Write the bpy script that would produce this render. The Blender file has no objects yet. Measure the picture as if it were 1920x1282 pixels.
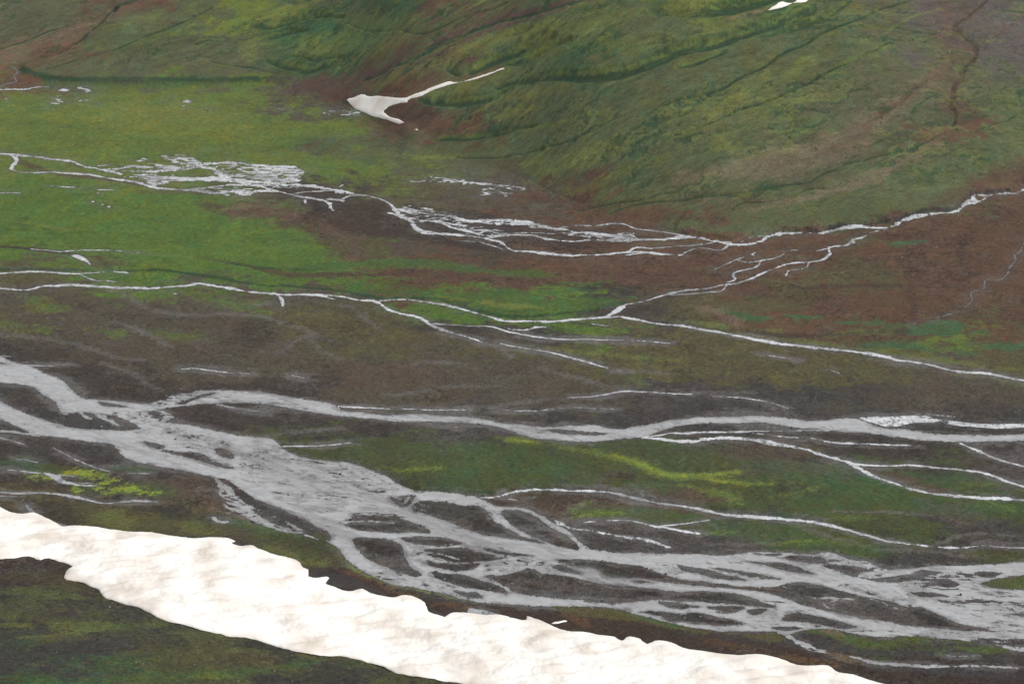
import bpy, math
import numpy as np

rng = np.random.default_rng(7)
scene = bpy.context.scene
COL = scene.collection

# ------------------------------------------------------------------ camera, sky, sun, exposure
PITCH = math.radians(20.0)
CAM_Z = 500.0
F = 3750.0                      # focal length in photo pixels (photo 1920 wide)
cam_d = bpy.data.cameras.new('camera')
cam = bpy.data.objects.new('camera', cam_d)
COL.objects.link(cam)
cam.location = (0, 0, CAM_Z)
cam.rotation_euler = (math.radians(90) - PITCH, 0, 0)
cam_d.sensor_width = 36.0
cam_d.lens = 36.0 * F / 1920.0
cam_d.clip_start = 1.0
cam_d.clip_end = 40000.0
scene.camera = cam

SUN_EL, SUN_AZ = math.radians(52), math.radians(98)     # azimuth clockwise from +Y
world = bpy.data.worlds.new("World")
scene.world = world
world.use_nodes = True
wn = world.node_tree
wn.nodes.clear()
sky = wn.nodes.new('ShaderNodeTexSky')
sky.sky_type = 'NISHITA'
sky.sun_disc = False
sky.sun_elevation = SUN_EL
sky.sun_rotation = SUN_AZ
sky.dust_density = 3.0
hs = wn.nodes.new('ShaderNodeHueSaturation')
hs.inputs['Saturation'].default_value = 0.08
bg = wn.nodes.new('ShaderNodeBackground')
bg.inputs['Strength'].default_value = 0.14
wo = wn.nodes.new('ShaderNodeOutputWorld')
wn.links.new(sky.outputs[0], hs.inputs['Color'])
wn.links.new(hs.outputs[0], bg.inputs['Color'])
wn.links.new(bg.outputs[0], wo.inputs['Surface'])

sun_d = bpy.data.lights.new('sun', 'SUN')
sun_d.energy = 1.5
sun_d.angle = math.radians(14)
sun_d.color = (1.0, 0.985, 0.955)
sun = bpy.data.objects.new('sun', sun_d)
COL.objects.link(sun)
sun.rotation_euler = (math.radians(90) - SUN_EL, 0, math.pi - SUN_AZ)   # shines from azimuth SUN_AZ
sun.location = (800, 500, 1500)

scene.view_settings.view_transform = 'Standard'
scene.view_settings.look = 'None'
scene.view_settings.gamma = 1.0
scene.view_settings.exposure = 0.23

# ------------------------------------------------------------------ helpers
def lin(c):
    c = np.asarray(c, dtype=np.float64) / 255.0
    return np.where(c <= 0.04045, c / 12.92, ((c + 0.055) / 1.055) ** 2.4)

def sstep(a, b, x):
    t = np.clip((x - a) / (b - a), 0, 1)
    return t * t * (3 - 2 * t)

def spectral(n, beta, seed, lo=0.0):
    r = np.random.default_rng(seed)
    fx = np.fft.fftfreq(n)[:, None]
    fy = np.fft.rfftfreq(n)[None, :]
    f = np.sqrt(fx * fx + fy * fy)
    f[0, 0] = 1
    a = f ** (-beta / 2)
    a[f < lo] = 0
    a[0, 0] = 0
    ph = r.random(a.shape) * 2 * np.pi
    g = np.fft.irfft2(a * np.exp(1j * ph), s=(n, n))
    g = (g - g.mean()) / g.std()
    return g.astype(np.float32)

NT = 1024
T_FBM = spectral(NT, 3.0, 1, 4 / NT)       # soft clouds
T_MID = spectral(NT, 2.2, 2, 6 / NT)       # rough
T_ROUGH = spectral(NT, 1.3, 3, 8 / NT)     # grainy

def band(n, f0, bw, seed):
    r = np.random.default_rng(seed)
    fx = np.fft.fftfreq(n)[:, None]
    fy = np.fft.rfftfreq(n)[None, :]
    f = np.sqrt(fx * fx + fy * fy) + 1e-9
    a = np.exp(-(np.log(f / f0) / bw) ** 2)
    a[0, 0] = 0
    g = np.fft.irfft2(a * np.exp(1j * r.random(a.shape) * 6.2832), s=(n, n))
    return ((g - g.mean()) / g.std()).astype(np.float32)

T_FINE = band(NT, 1 / 4.5, 0.6, 5)
T_BAND = band(NT, 1 / 32.0, 0.45, 4)       # wavelength 32 cells

def N(tile, x, y, cell, ang=0.0, stretch=1.0, off=0.0):
    """noise value at world x, y; one tile cell = `cell` metres; stretched along direction ang"""
    if ang or stretch != 1.0:
        ca, sa = math.cos(ang), math.sin(ang)
        a = (x * ca + y * sa) / stretch
        b = -x * sa + y * ca
    else:
        a, b = x, y
    a = a / cell + off * 37.3
    b = b / cell + off * 91.7
    ia = np.floor(a)
    ib = np.floor(b)
    fa = (a - ia).astype(np.float32)
    fb = (b - ib).astype(np.float32)
    ia = ia.astype(np.int32) % NT
    ib = ib.astype(np.int32) % NT
    ia1 = (ia + 1) % NT
    ib1 = (ib + 1) % NT
    t0 = tile[ib, ia] * (1 - fa) + tile[ib, ia1] * fa
    t1 = tile[ib1, ia] * (1 - fa) + tile[ib1, ia1] * fa
    return t0 * (1 - fb) + t1 * fb

def catmull(p, closed=False, step=7.0):
    p = np.asarray(p, dtype=np.float64)
    n = len(p)
    out = []
    rngi = range(n) if closed else range(n - 1)
    for i in rngi:
        if closed:
            p0, p1, p2, p3 = p[(i - 1) % n], p[i], p[(i + 1) % n], p[(i + 2) % n]
        else:
            p1, p2 = p[i], p[i + 1]
            p0 = p[i - 1] if i > 0 else 2 * p1 - p2
            p3 = p[i + 2] if i + 2 < n else 2 * p2 - p1
        L = np.hypot(*(p2[:2] - p1[:2])) + 1e-6
        La = np.hypot(*(p1[:2] - p0[:2])) + 1e-6
        Lb = np.hypot(*(p3[:2] - p2[:2])) + 1e-6
        m1 = L * ((p2 - p1) / L * La + (p1 - p0) / La * L) / (L + La)
        m2 = L * ((p3 - p2) / Lb * L + (p2 - p1) / L * Lb) / (L + Lb)
        k = max(1, int(L / step))
        for t in np.arange(k) / k:
            h1 = 2 * t ** 3 - 3 * t ** 2 + 1
            out.append(h1 * p1 + (t ** 3 - 2 * t ** 2 + t) * m1 + (1 - h1) * p2 + (t ** 3 - t ** 2) * m2)
    if not closed:
        out.append(p[-1])
    return np.array(out)

# ------------------------------------------------------------------ survey: where a plan point of the valley is seen from the viewpoint
U0, V0, RW, RH = -420, -60, 2800, 1402
CP, SP = math.cos(PITCH), math.sin(PITCH)

def project(x, y, z):
    dz = z - CAM_Z
    d = y * CP - dz * SP
    return 960 + F * x / d, 641 - F * (y * SP + dz * CP) / d

def ray(u, v):
    a = (u - 960) / F
    b = (641 - v) / F
    return a, CP + b * SP, -SP + b * CP

def flat(pts):
    p = np.asarray(pts, dtype=np.float64)
    dx, dy, dz = ray(p[:, 0], p[:, 1])
    t = -CAM_Z / dz
    return np.stack([dx * t, dy * t], 1)

far_foot = flat([(-500, 150), (-200, 156), (0, 158), (150, 162), (540, 163), (640, 190), (760, 275), (880, 305), (985, 335), (1040, 372),
                 (1150, 412), (1350, 440), (1700, 418), (1920, 352), (2200, 262), (2600, 170)])
near_foot = flat([(-500, 850), (0, 935), (130, 968), (430, 1000), (600, 1080), (800, 1150), (1000, 1172), (1280, 1218), (1600, 1274),
                  (1920, 1335), (2400, 1420)])

def smooth_line(p, w):
    p = p[np.argsort(p[:, 0])]
    xs = np.arange(-3000, 3001, 5.0)
    s0 = (p[1, 1] - p[0, 1]) / (p[1, 0] - p[0, 0])
    s1 = (p[-1, 1] - p[-2, 1]) / (p[-1, 0] - p[-2, 0])
    ys = np.interp(xs, p[:, 0], p[:, 1])
    ys = np.where(xs < p[0, 0], p[0, 1] + 0.3 * s0 * (xs - p[0, 0]), ys)
    ys = np.where(xs > p[-1, 0], p[-1, 1] + 0.3 * s1 * (xs - p[-1, 0]), ys)
    k = np.exp(-0.5 * (np.arange(-40, 41) * 5.0 / w) ** 2)
    k /= k.sum()
    ys = np.convolve(np.pad(ys, 40, mode='edge'), k, mode='valid')
    return xs, ys

FX, FY = smooth_line(far_foot, 26)
NX, NY = smooth_line(near_foot, 26)

def softplus(d, w):
    return 0.5 * (d + np.sqrt(d * d + w * w)) - 0.25 * w * np.exp(-np.abs(d) / w)

def far_d(x, y):
    return (y - np.interp(x, FX, FY)) * 0.86

def near_d(x, y):
    return (np.interp(x, NX, NY) - y) * 0.95

def base_z(x, y):
    df = far_d(x, y)
    dn = near_d(x, y)
    h = 0.44 * np.maximum(softplus(df, 26), 0)
    h = 600 * (1 - np.exp(-h / 600))
    n = 0.17 * np.maximum(softplus(dn, 22), 0)
    r = np.sqrt(x * x + y * y)
    q = np.clip((600 - r) / 600, 0, 1) ** 2 * 235
    return h + n + q

# coarse unprojection of the survey grid on the terrain, then refined by interpolation
CS = 6
cu = np.arange(U0, U0 + RW + CS, CS, dtype=np.float64)
cv = np.arange(V0, V0 + RH + CS, CS, dtype=np.float64)
CU, CV = np.meshgrid(cu, cv)
dx, dy, dz = ray(CU, CV)
lo = np.full(CU.shape, 300.0)
hi = np.full(CU.shape, 300.0)
done = np.zeros(CU.shape, bool)
for t in np.arange(400.0, 6000.0, 20.0):
    f = CAM_Z + dz * t - base_z(dx * t, dy * t)
    hit = (f < 0) & ~done
    hi[hit] = t
    lo[hit] = t - 20
    done |= hit
hi[~done] = 6000
lo[~done] = 5980
for _ in range(16):
    m = 0.5 * (lo + hi)
    f = CAM_Z + dz * m - base_z(dx * m, dy * m)
    hi = np.where(f < 0, m, hi)
    lo = np.where(f < 0, lo, m)
CTM = 0.5 * (lo + hi)

def unproject(u, v):
    gu = np.clip((np.asarray(u, dtype=np.float64) - U0) / CS, 0, len(cu) - 1.001)
    gv = np.clip((np.asarray(v, dtype=np.float64) - V0) / CS, 0, len(cv) - 1.001)
    i = gu.astype(int)
    j = gv.astype(int)
    a = gu - i
    b = gv - j
    t = (CTM[j, i] * (1 - a) + CTM[j, i + 1] * a) * (1 - b) + (CTM[j + 1, i] * (1 - a) + CTM[j + 1, i + 1] * a) * b
    ddx, ddy, ddz = ray(u, v)
    return ddx * t, ddy * t

UU, VV = np.meshgrid(np.arange(U0, U0 + RW, dtype=np.float32), np.arange(V0, V0 + RH, dtype=np.float32))
WX, WY = unproject(UU, VV)
WX = WX.astype(np.float32)
WY = WY.astype(np.float32)
WD = far_d(WX, WY).astype(np.float32)
WN = near_d(WX, WY).astype(np.float32)

def rsample(r, u, v):
    gu = np.clip(u - U0, 0, RW - 1.001)
    gv = np.clip(v - V0, 0, RH - 1.001)
    i = gu.astype(np.int32)
    j = gv.astype(np.int32)
    a = (gu - i).astype(np.float32)
    b = (gv - j).astype(np.float32)
    if r.ndim == 3:
        a = a[..., None]
        b = b[..., None]
    return (r[j, i] * (1 - a) + r[j, i + 1] * a) * (1 - b) + (r[j + 1, i] * (1 - a) + r[j + 1, i + 1] * a) * b

# survey sheets: points were read off in 3x enlargements, each with its own origin
SHEET = dict(A=(0, 0, 3), B=(640, 0, 3), C=(1280, 0, 3), D=(0, 250, 3), E=(640, 250, 3), F=(1280, 250, 3),
             G=(0, 620, 3), H=(640, 620, 3), I=(1280, 620, 3), J=(0, 882, 3), K=(640, 882, 3), L=(1280, 882, 3),
             p=(0, 140, 8), q=(300, 160, 12), r=(580, 110, 4.8), s=(560, 1020, 4.8), z=(0, 0, 1))

def P(*args):
    """P('E', [x,y,x,y..], 'F', [...]) -> array of survey points"""
    out = []
    for k in range(0, len(args), 2):
        ox, oy, sc = SHEET[args[k]]
        a = np.asarray(args[k + 1], dtype=np.float64).reshape(-1, 2)
        out.append(a / sc + np.array([ox, oy]))
    return np.concatenate(out)

KX = 0.42           # ground foreshortening: one step across reads as this many in depth

class Field:
    """local window of the survey grid with a signed distance (positive inside)"""
    def __init__(s, pts, pad):
        u0 = int(max(U0, math.floor(pts[:, 0].min() - pad / KX)))
        v0 = int(max(V0, math.floor(pts[:, 1].min() - pad)))
        u1 = int(min(U0 + RW, math.ceil(pts[:, 0].max() + pad / KX) + 1))
        v1 = int(min(V0 + RH, math.ceil(pts[:, 1].max() + pad) + 1))
        s.ok = u1 > u0 + 1 and v1 > v0 + 1
        s.sl = (slice(v0 - V0, v1 - V0), slice(u0 - U0, u1 - U0))
        s.u0, s.v0, s.u1, s.v1 = u0, v0, u1, v1

def seg_dist(f, arr, p, hw, pad, kx, sub):
    for i in range(len(p) - 1):
        (ax, ay), (bx, by) = p[i], p[i + 1]
        pu = pad / kx
        i0 = max(0, int(min(ax, bx) - pu) - f.u0)
        i1 = min(f.u1 - f.u0, int(max(ax, bx) + pu) + 2 - f.u0)
        j0 = max(0, int(min(ay, by) - pad) - f.v0)
        j1 = min(f.v1 - f.v0, int(max(ay, by) + pad) + 2 - f.v0)
        if i1 <= i0 or j1 <= j0:
            continue
        U = (np.arange(i0, i1, dtype=np.float32) + f.u0 - ax)[None, :] * kx
        V = (np.arange(j0, j1, dtype=np.float32) + f.v0 - ay)[:, None]
        ex, ey = (bx - ax) * kx, by - ay
        L = ex * ex + ey * ey + 1e-9
        t = np.clip((U * ex + V * ey) / L, 0, 1)
        d = np.sqrt((U - t * ex) ** 2 + (V - t * ey) ** 2)
        if hw is None:
            v = -d
        else:
            v = hw[i] + (hw[i + 1] - hw[i]) * t - d
        np.maximum(arr[j0:j1, i0:i1], v, out=arr[j0:j1, i0:i1])

def stroke(pts, hw, pad=8.0, kx=KX, curve=True):
    hw = np.atleast_1d(np.asarray(hw, dtype=np.float64))
    w = np.interp(np.linspace(0, 1, len(pts)), np.linspace(0, 1, len(hw)), hw)
    p3 = np.concatenate([pts, w[:, None]], 1)
    if curve:
        p3 = catmull(p3)
    pd = pad + max(0, p3[:, 2].max())
    f = Field(p3[:, :2], pd * KX / kx if kx < KX else pd)
    if not f.ok:
        return None, None
    arr = np.full((f.v1 - f.v0, f.u1 - f.u0), -1e3, dtype=np.float32)
    seg_dist(f, arr, p3[:, :2], p3[:, 2], pd, kx, None)
    return f, arr

def polygon(pts, pad=14.0, curve=True):
    p = catmull(pts, True) if curve else np.asarray(pts, dtype=np.float64)
    f = Field(p, pad)
    if not f.ok:
        return None, None
    h, w = f.v1 - f.v0, f.u1 - f.u0
    tog = np.zeros((h, w + 1), np.int32)
    n = len(p)
    for i in range(n):
        (ax, ay), (bx, by) = p[i], p[(i + 1) % n]
        if ay == by:
            continue
        if ay > by:
            ax, ay, bx, by = bx, by, ax, ay
        r0 = max(f.v0, math.ceil(ay))
        r1 = min(f.v1 - 1, math.ceil(by) - 1)
        if r1 < r0:
            continue
        rows = np.arange(r0, r1 + 1)
        xs = ax + (rows - ay) * (bx - ax) / (by - ay)
        cols = np.clip(np.ceil(xs).astype(int) - f.u0, 0, w)
        np.add.at(tog, (rows - f.v0, cols), 1)
    inside = (np.cumsum(tog, 1)[:, :w] % 2).astype(bool)
    d = np.full((h, w), -pad, dtype=np.float32)
    seg_dist(f, d, np.concatenate([p, p[:1]]), None, pad, KX, None)
    d = np.minimum(-d, pad)
    return f, np.where(inside, d, -d)

# ------------------------------------------------------------------ WATER: signed distance of every river and stream
BIG = -40.0
claimed = np.full((RH, RW), BIG, dtype=np.float32)
bodies = []

class Body:
    def __init__(s, name, kind):
        s.name, s.kind = name, kind
        s.d = np.full((RH, RW), BIG, dtype=np.float32)
        bodies.append(s)

    def add(s, *a):
        f, d = polygon(P(*a))
        if f:
            s.d[f.sl] = np.maximum(s.d[f.sl], d)
        return s

    def cut(s, *a):
        f, d = polygon(P(*a))
        if f:
            s.d[f.sl] = np.minimum(s.d[f.sl], -d)
        return s

    def line(s, hw, *a, rough=0.5, gaps=0.0):
        pts = P(*a)
        if s.name != 'river':
            hw = np.maximum(np.asarray(hw, dtype=float) * 0.66, 0.55)
        f, d = stroke(pts, hw)
        if f:
            x, y = WX[f.sl], WY[f.sl]
            d = d + rough * N(T_MID, x, y, 0.55, off=len(s.name)) * np.clip(np.max(hw) * 0.45, 0.25, 1.2) + 0.22 * N(T_ROUGH, x, y, 0.9, off=7)
            if gaps:
                d = d - gaps * np.clip(N(T_FBM, x, y, 0.5, off=3), 0, 3)
            s.d[f.sl] = np.maximum(s.d[f.sl], d)
        return s

    def braid(s, dens, *a, cell=0.5, ang=-0.12, st=3.0, off=0.0, line_w=0.5):
        """braided shallows: water follows the level lines of a stretched noise"""
        f, d = polygon(P(*a), pad=10)
        if f:
            x, y = WX[f.sl], WY[f.sl]
            n = N(T_BAND, x, y, cell, ang, st, off)
            n2 = N(T_ROUGH, x, y, 0.8, ang, 1.6, off + 2)
            v = (line_w - np.abs(n)) * 2.2 + dens * 1.0 + 0.55 * n2
            v = np.minimum(v, d * 0.8 + 1.2 * N(T_MID, x, y, 0.7, off=off + 5))
            s.d[f.sl] = np.maximum(s.d[f.sl], v)
        return s

    def speckle(s, t, *a, cell=0.9, ang=-0.1, st=1.6, off=0.0):
        """stones and low bars breaking a shallow reach"""
        f, d = polygon(P(*a), pad=10)
        if f:
            x, y = WX[f.sl], WY[f.sl]
            n = N(T_ROUGH, x, y, cell, ang, st, off)
            v = (t - n) * 1.6 + np.clip(-d, 0, 10) * 0.7
            s.d[f.sl] = np.minimum(s.d[f.sl], v)
        return s

    def close(s):
        s.d = np.minimum(s.d, -claimed)
        np.maximum(claimed, s.d, out=claimed)

# --- the glacial river
R = Body('river', 'grey')
# north channel
R.add('G', [-1240,60, -900,110, 0,140, 60,175, 130,190, 210,215, 240,240, 290,252, 330,270, 375,300, 410,340, 440,370, 490,388, 540,390, 680,400, 780,410, 830,412,
            900,390, 960,365, 1040,345, 1150,337, 1260,333, 1380,337, 1500,348, 1600,365, 1720,385, 1800,400, 1880,415],
      'H', [0,445, 100,455, 200,468, 320,470, 420,466, 560,470, 700,480, 800,495, 880,510, 960,520, 1040,530, 1120,545, 1200,545, 1260,532, 1330,535, 1430,530, 1500,545, 1600,550, 1640,540, 1740,530, 1800,515],
      'I', [0,500, 100,488, 250,485, 460,482, 560,490, 640,500, 720,508, 820,503, 900,495, 980,495, 1060,526, 1130,545, 1250,555, 1350,570, 1450,583, 1600,588, 1750,588, 1920,582, 3300,570,
            3300,606, 1920,620, 1750,624, 1600,628, 1480,622, 1350,612, 1200,598, 1050,578, 900,565, 760,552, 640,545, 540,528, 440,518, 300,520, 150,525, 50,530],
      'H', [1920,538, 1830,555, 1760,580, 1680,598, 1600,605, 1500,615, 1400,625, 1300,625, 1200,615, 1100,605, 1020,585, 960,563, 900,545, 800,525, 700,517, 580,512, 450,510, 300,505, 200,498, 100,492],
      'G', [1920,481, 1800,465, 1650,440, 1500,415, 1380,405, 1250,405, 1140,412, 1020,425, 920,445, 800,462, 700,470, 560,470, 500,465, 440,462, 400,470, 350,475, 330,440, 310,405, 270,375, 230,345, 200,325, 130,305, 60,297, 0,293, -900,280, -1240,250])
# south channel, confluence and the braided reach
R.add('G', [-1240,60, -900,240, 0,392, 60,425, 120,455, 200,485, 300,520, 400,545, 520,556, 640,560, 720,560, 790,545, 760,525, 720,505, 660,475, 780,464, 830,460, 960,468, 980,488, 930,508,
            1020,525, 1130,545, 1250,570, 1340,590, 1420,600, 1520,610, 1580,650, 1640,690, 1740,720, 1860,738],
      'H', [0,740, 80,755, 150,780, 230,805, 290,840, 340,870, 400,895, 450,910, 520,912, 620,915, 700,925],
      'K', [770,150, 830,180, 900,200, 960,198, 1050,213, 1120,250, 1180,290, 1240,325, 1300,365, 1340,410, 1400,445, 1480,458, 1560,465, 1700,468, 1800,468],
      'L', [0,468, 120,470, 250,474, 390,456, 560,460, 700,468, 850,472, 930,500, 1060,522, 1110,548, 1230,556, 1400,540, 1600,537, 1750,524, 1920,512, 3300,492,
            3300,1040, 1920,1012, 1860,1008, 1800,990, 1740,970, 1650,958, 1560,950, 1420,940, 1330,930, 1200,932, 1050,930, 950,915, 870,895, 780,890, 700,892, 640,905, 590,925, 540,912, 400,905, 250,900, 120,888],
      'K', [1920,868, 1850,850, 1740,825, 1640,800, 1560,775, 1500,765, 1400,765, 1200,765, 1050,760, 900,748, 780,740, 680,720, 550,685, 400,655, 260,630, 180,590, 100,550, 40,510],
      'J', [1900,440, 1840,400, 1760,380, 1700,365, 1600,345, 1500,315, 1420,280, 1340,240, 1262,200, 1240,150, 1215,80, 1200,40, 1150,28, 1060,8],
      'G', [960,775, 860,755, 760,730, 690,705, 670,680, 640,645, 600,633, 500,625, 400,612, 300,600, 190,585, 130,560, 60,525, 0,500, -900,360, -1240,200])
R.line([5, 4], 'K', [240,125, 440,130, 640,140, 760,160])
RIVER_BED = R.d.copy()
# gravel bars
for a in (
    ('G', [545,407, 620,410, 700,420, 740,430, 690,434, 620,430, 570,420]),
    ('G', [985,412, 1030,395, 1090,374, 1150,357, 1220,347, 1180,362, 1110,383, 1060,403, 1010,416]),
    ('H', [1150,560, 1250,557, 1330,567, 1450,570, 1500,578, 1440,588, 1330,585, 1220,578]),
    ('G', [-20,180, 20,178, 42,190, 10,193]),
    ('G', [820,460, 900,462, 925,480, 915,496, 870,490]),
    ('G', [580,478, 640,472, 700,500, 745,525, 690,530, 650,512]),
    ('G', [800,628, 860,633, 925,655, 905,668, 840,650]),
    ('G', [910,675, 1000,680, 1120,685, 1180,705, 1220,730, 1140,728, 1040,712, 960,693]),
    ('G', [1195,665, 1240,662, 1290,675, 1325,695, 1320,722, 1280,722, 1220,695]),
    ('G', [1140,735, 1220,738, 1280,755, 1310,775, 1260,770, 1180,750]),
    ('J', [1235,45, 1290,60, 1330,85, 1380,125, 1440,160, 1530,195, 1630,240, 1700,275, 1790,320, 1860,360, 1870,385, 1820,395, 1740,360, 1640,300, 1540,260, 1440,210, 1395,190, 1340,150, 1300,95, 1250,65]),
    ('J', [1410,210, 1470,225, 1560,270, 1620,300, 1660,330, 1600,322, 1500,282, 1440,245]),
    ('K', [390,210, 440,172, 520,170, 600,168, 700,187, 790,198, 835,218, 865,255, 895,292, 955,335, 1030,372, 1080,387, 1150,415, 1060,400, 950,380, 850,365, 760,345, 700,325, 620,295, 540,265, 450,235, 410,228]),
    ('K', [900,225, 960,220, 1020,228, 1090,255, 1150,300, 1220,345, 1290,385, 1330,430, 1335,445, 1260,435, 1180,420, 1110,385, 1060,365, 985,318, 930,275]),
    ('K', [270,145, 330,142, 415,140, 405,170, 370,200, 340,203, 300,180]),
    ('K', [70,268, 150,255, 260,260, 340,275, 420,300, 490,330, 500,342, 400,345, 300,352, 200,348, 100,338, 30,318, -10,300, 40,296, 20,282]),
    ('K', [330,382, 420,372, 520,368, 560,372, 620,390, 690,410, 640,418, 540,420, 430,412, 370,400]),
    ('K', [60,385, 130,378, 240,385, 310,398, 345,430, 350,470, 370,510, 420,555, 460,590, 430,598, 340,575, 260,545, 180,510, 110,460, 75,420]),
    ('K', [440,450, 500,440, 600,435, 700,432, 780,452, 860,475, 940,487, 900,500, 820,510, 740,515, 660,518, 580,505, 510,480]),
    ('K', [720,424, 780,432, 860,446, 960,465, 1060,478, 1085,486, 980,482, 880,470, 800,450]),
    ('K', [480,502, 540,520, 620,530, 780,530, 760,548, 690,562, 620,565, 560,552, 510,535]),
    ('K', [500,575, 600,580, 700,592, 760,610, 850,635, 920,665, 940,690, 850,680, 760,665, 660,645, 570,620, 520,600]),
    ('K', [790,598, 830,588, 900,590, 1000,568, 1050,555, 1090,560, 1120,580, 1220,590, 1300,600, 1400,625, 1500,640, 1650,655, 1800,668, 1900,678],
     'L', [40,676, 100,675, 200,680, 330,695, 400,720, 480,750, 530,765, 400,760, 300,752, 180,745, 80,735, 0,732],
     'K', [1800,722, 1600,738, 1400,728, 1250,722, 1150,712, 1050,700, 960,680, 920,650, 860,615]),
    ('K', [620,672, 700,680, 780,690, 790,712, 740,720, 680,705]),
    ('K', [1210,510, 1300,505, 1420,508, 1560,525, 1700,540, 1760,570, 1830,592],
     'L', [0,612, 100,620, 200,635, 350,650, 500,655, 560,648, 580,640, 640,630, 720,635, 800,655, 900,680, 1000,705, 1100,720, 1180,740, 1260,770, 1340,770, 1420,800, 1500,835, 1570,860, 1640,875, 1720,890,
           1600,900, 1480,890, 1380,880, 1250,865, 1130,845, 1000,830, 880,800, 760,775, 660,750, 560,710, 440,680, 300,665, 150,650, 0,640],
     'K', [1800,628, 1700,612, 1600,605, 1480,590, 1440,560, 1400,553, 1300,545, 1240,525]),
    ('K', [1180,545, 1240,542, 1320,565, 1350,585, 1280,580, 1220,568]),
    ('K', [1640,625, 1700,622, 1740,630, 1690,635]),
    ('L', [-30,536, 80,545, 160,560, 250,585, 330,600, 360,612, 280,615, 180,605, 90,580, 0,562]),
    ('L', [150,545, 260,552, 340,565, 430,580, 500,595, 550,605, 460,605, 380,600, 320,580, 240,562]),
    ('L', [370,510, 460,515, 560,520, 640,535, 690,560, 740,578, 660,575, 580,560, 500,540, 430,525]),
    ('L', [400,465, 470,466, 560,472, 520,480, 450,475]),
    ('L', [560,490, 640,478, 740,482, 800,500, 820,520, 720,522, 640,510]),
    ('L', [790,535, 880,533, 980,540, 1080,565, 1010,580, 985,600, 930,590, 860,565]),
    ('L', [1040,615, 1130,600, 1250,590, 1350,575, 1430,577, 1380,595, 1300,618, 1220,630, 1120,628]),
    ('L', [1670,635, 1750,615, 1850,595, 1920,590, 3300,588, 3300,668, 1920,674, 1820,668, 1730,655]),
    ('L', [1280,690, 1380,685, 1460,695, 1490,705, 1420,712, 1330,708]),
    ('L', [1640,575, 1700,570, 1800,580, 1760,600, 1680,598]),
    ('L', [1430,598, 1500,590, 1560,602, 1500,606]), ('L', [1400,622, 1480,615, 1550,628, 1470,632]), ('L', [1330,632, 1420,628, 1560,640, 1520,655, 1420,645]),
    ('L', [1800,800, 1900,805, 2000,806, 2000,815, 1880,815]),
    ('L', [130,768, 230,760, 350,770, 300,795, 200,798]),
    ('L', [-120,815, 0,798, 100,795, 200,820, 300,840, 350,860, 250,875, 120,865, 0,850, -100,838]),
    ('L', [360,790, 470,782, 440,800, 390,808]),
    ('L', [580,815, 680,805, 800,825, 900,850, 980,880, 900,892, 780,870, 640,850, 560,840]),
    ('L', [500,885, 600,880, 690,888, 640,898, 600,905]),
    ('L', [-60,755, 60,752, 110,762, 40,772, -40,770]),
    ('L', [1820,970, 1850,945, 1920,940, 3300,935, 3300,990, 1920,988]),
    ('K', [1370,732, 1500,728, 1600,738, 1500,742]), ('K', [1780,740, 1860,735, 1920,745, 1900,765, 1820,760]), ('K', [1680,790, 1780,785, 1880,800, 1820,815, 1740,805]),
):
    R.cut(*a)
# strands over the bars
for hw, a in (
    ([3, 2], ('K', [800,185, 850,225, 880,268, 920,305, 990,345, 1065,377])),
    ([3, 1.2], ('K', [690,420, 760,440, 840,465, 920,485, 1010,487])),
    ([2, 1], ('K', [380,410, 480,425, 580,425, 690,420])),
    ([2.5, 1.2], ('K', [400,430, 470,470, 540,495, 620,520])),
    ([1.2, .8], ('K', [470,460, 560,468, 660,500])),
    ([1.6, 1], ('K', [780,608, 850,628, 935,664])),
    ([2.2, 1.2], ('K', [20,292, 120,288, 250,294, 320,296])),
    ([2.5, .9], ('K', [530,165, 620,172, 700,187])),
    ([1.2, .8], ('K', [410,200, 440,215, 470,222])), ([1, .8], ('K', [430,175, 450,190, 480,197])),
    ([2, 1], ('K', [300,145, 330,160, 355,150])), ([1.4, .7], ('K', [380,150, 360,180, 340,190])),
    ([2, 1.2], ('G', [455,465, 480,488, 510,502])), ([2.4, 1.2], ('G', [560,478, 600,502, 660,530])),
    ([1.2, .8], ('G', [905,470, 930,490, 970,488])), ([1.4, .7], ('G', [1160,690, 1220,725, 1290,762, 1340,775])),
    ([2, 1.2], ('L', [200,562, 290,580, 360,600, 420,602])), ([1.5, 1], ('L', [550,640, 580,660, 600,665])),
    ([1.3, .8], ('L', [760,722, 800,760, 825,775])), ([1, .7], ('L', [1060,725, 1130,745, 1205,778])),
    ([1.6, 1.2], ('L', [740,720, 800,718, 870,722, 960,728])), ([1, 1], ('L', [830,740, 850,735, 880,722])),
    ([3, 2], ('L', [0,790, 120,780, 260,800, 380,830])), ([1.6, 1.2], ('L', [0,742, 60,745, 200,752, 330,760, 440,775])),
    ([1.2, .8], ('K', [1400,553, 1430,570, 1450,585])),
    ([1.6, 1], ('G', [1230,415, 1300,430, 1400,445, 1500,455])),
    ([2, 1.5], ('G', [0,566, 60,570, 150,582, 220,592])),
):
    R.line(hw, *a, rough=0.7)
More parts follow.
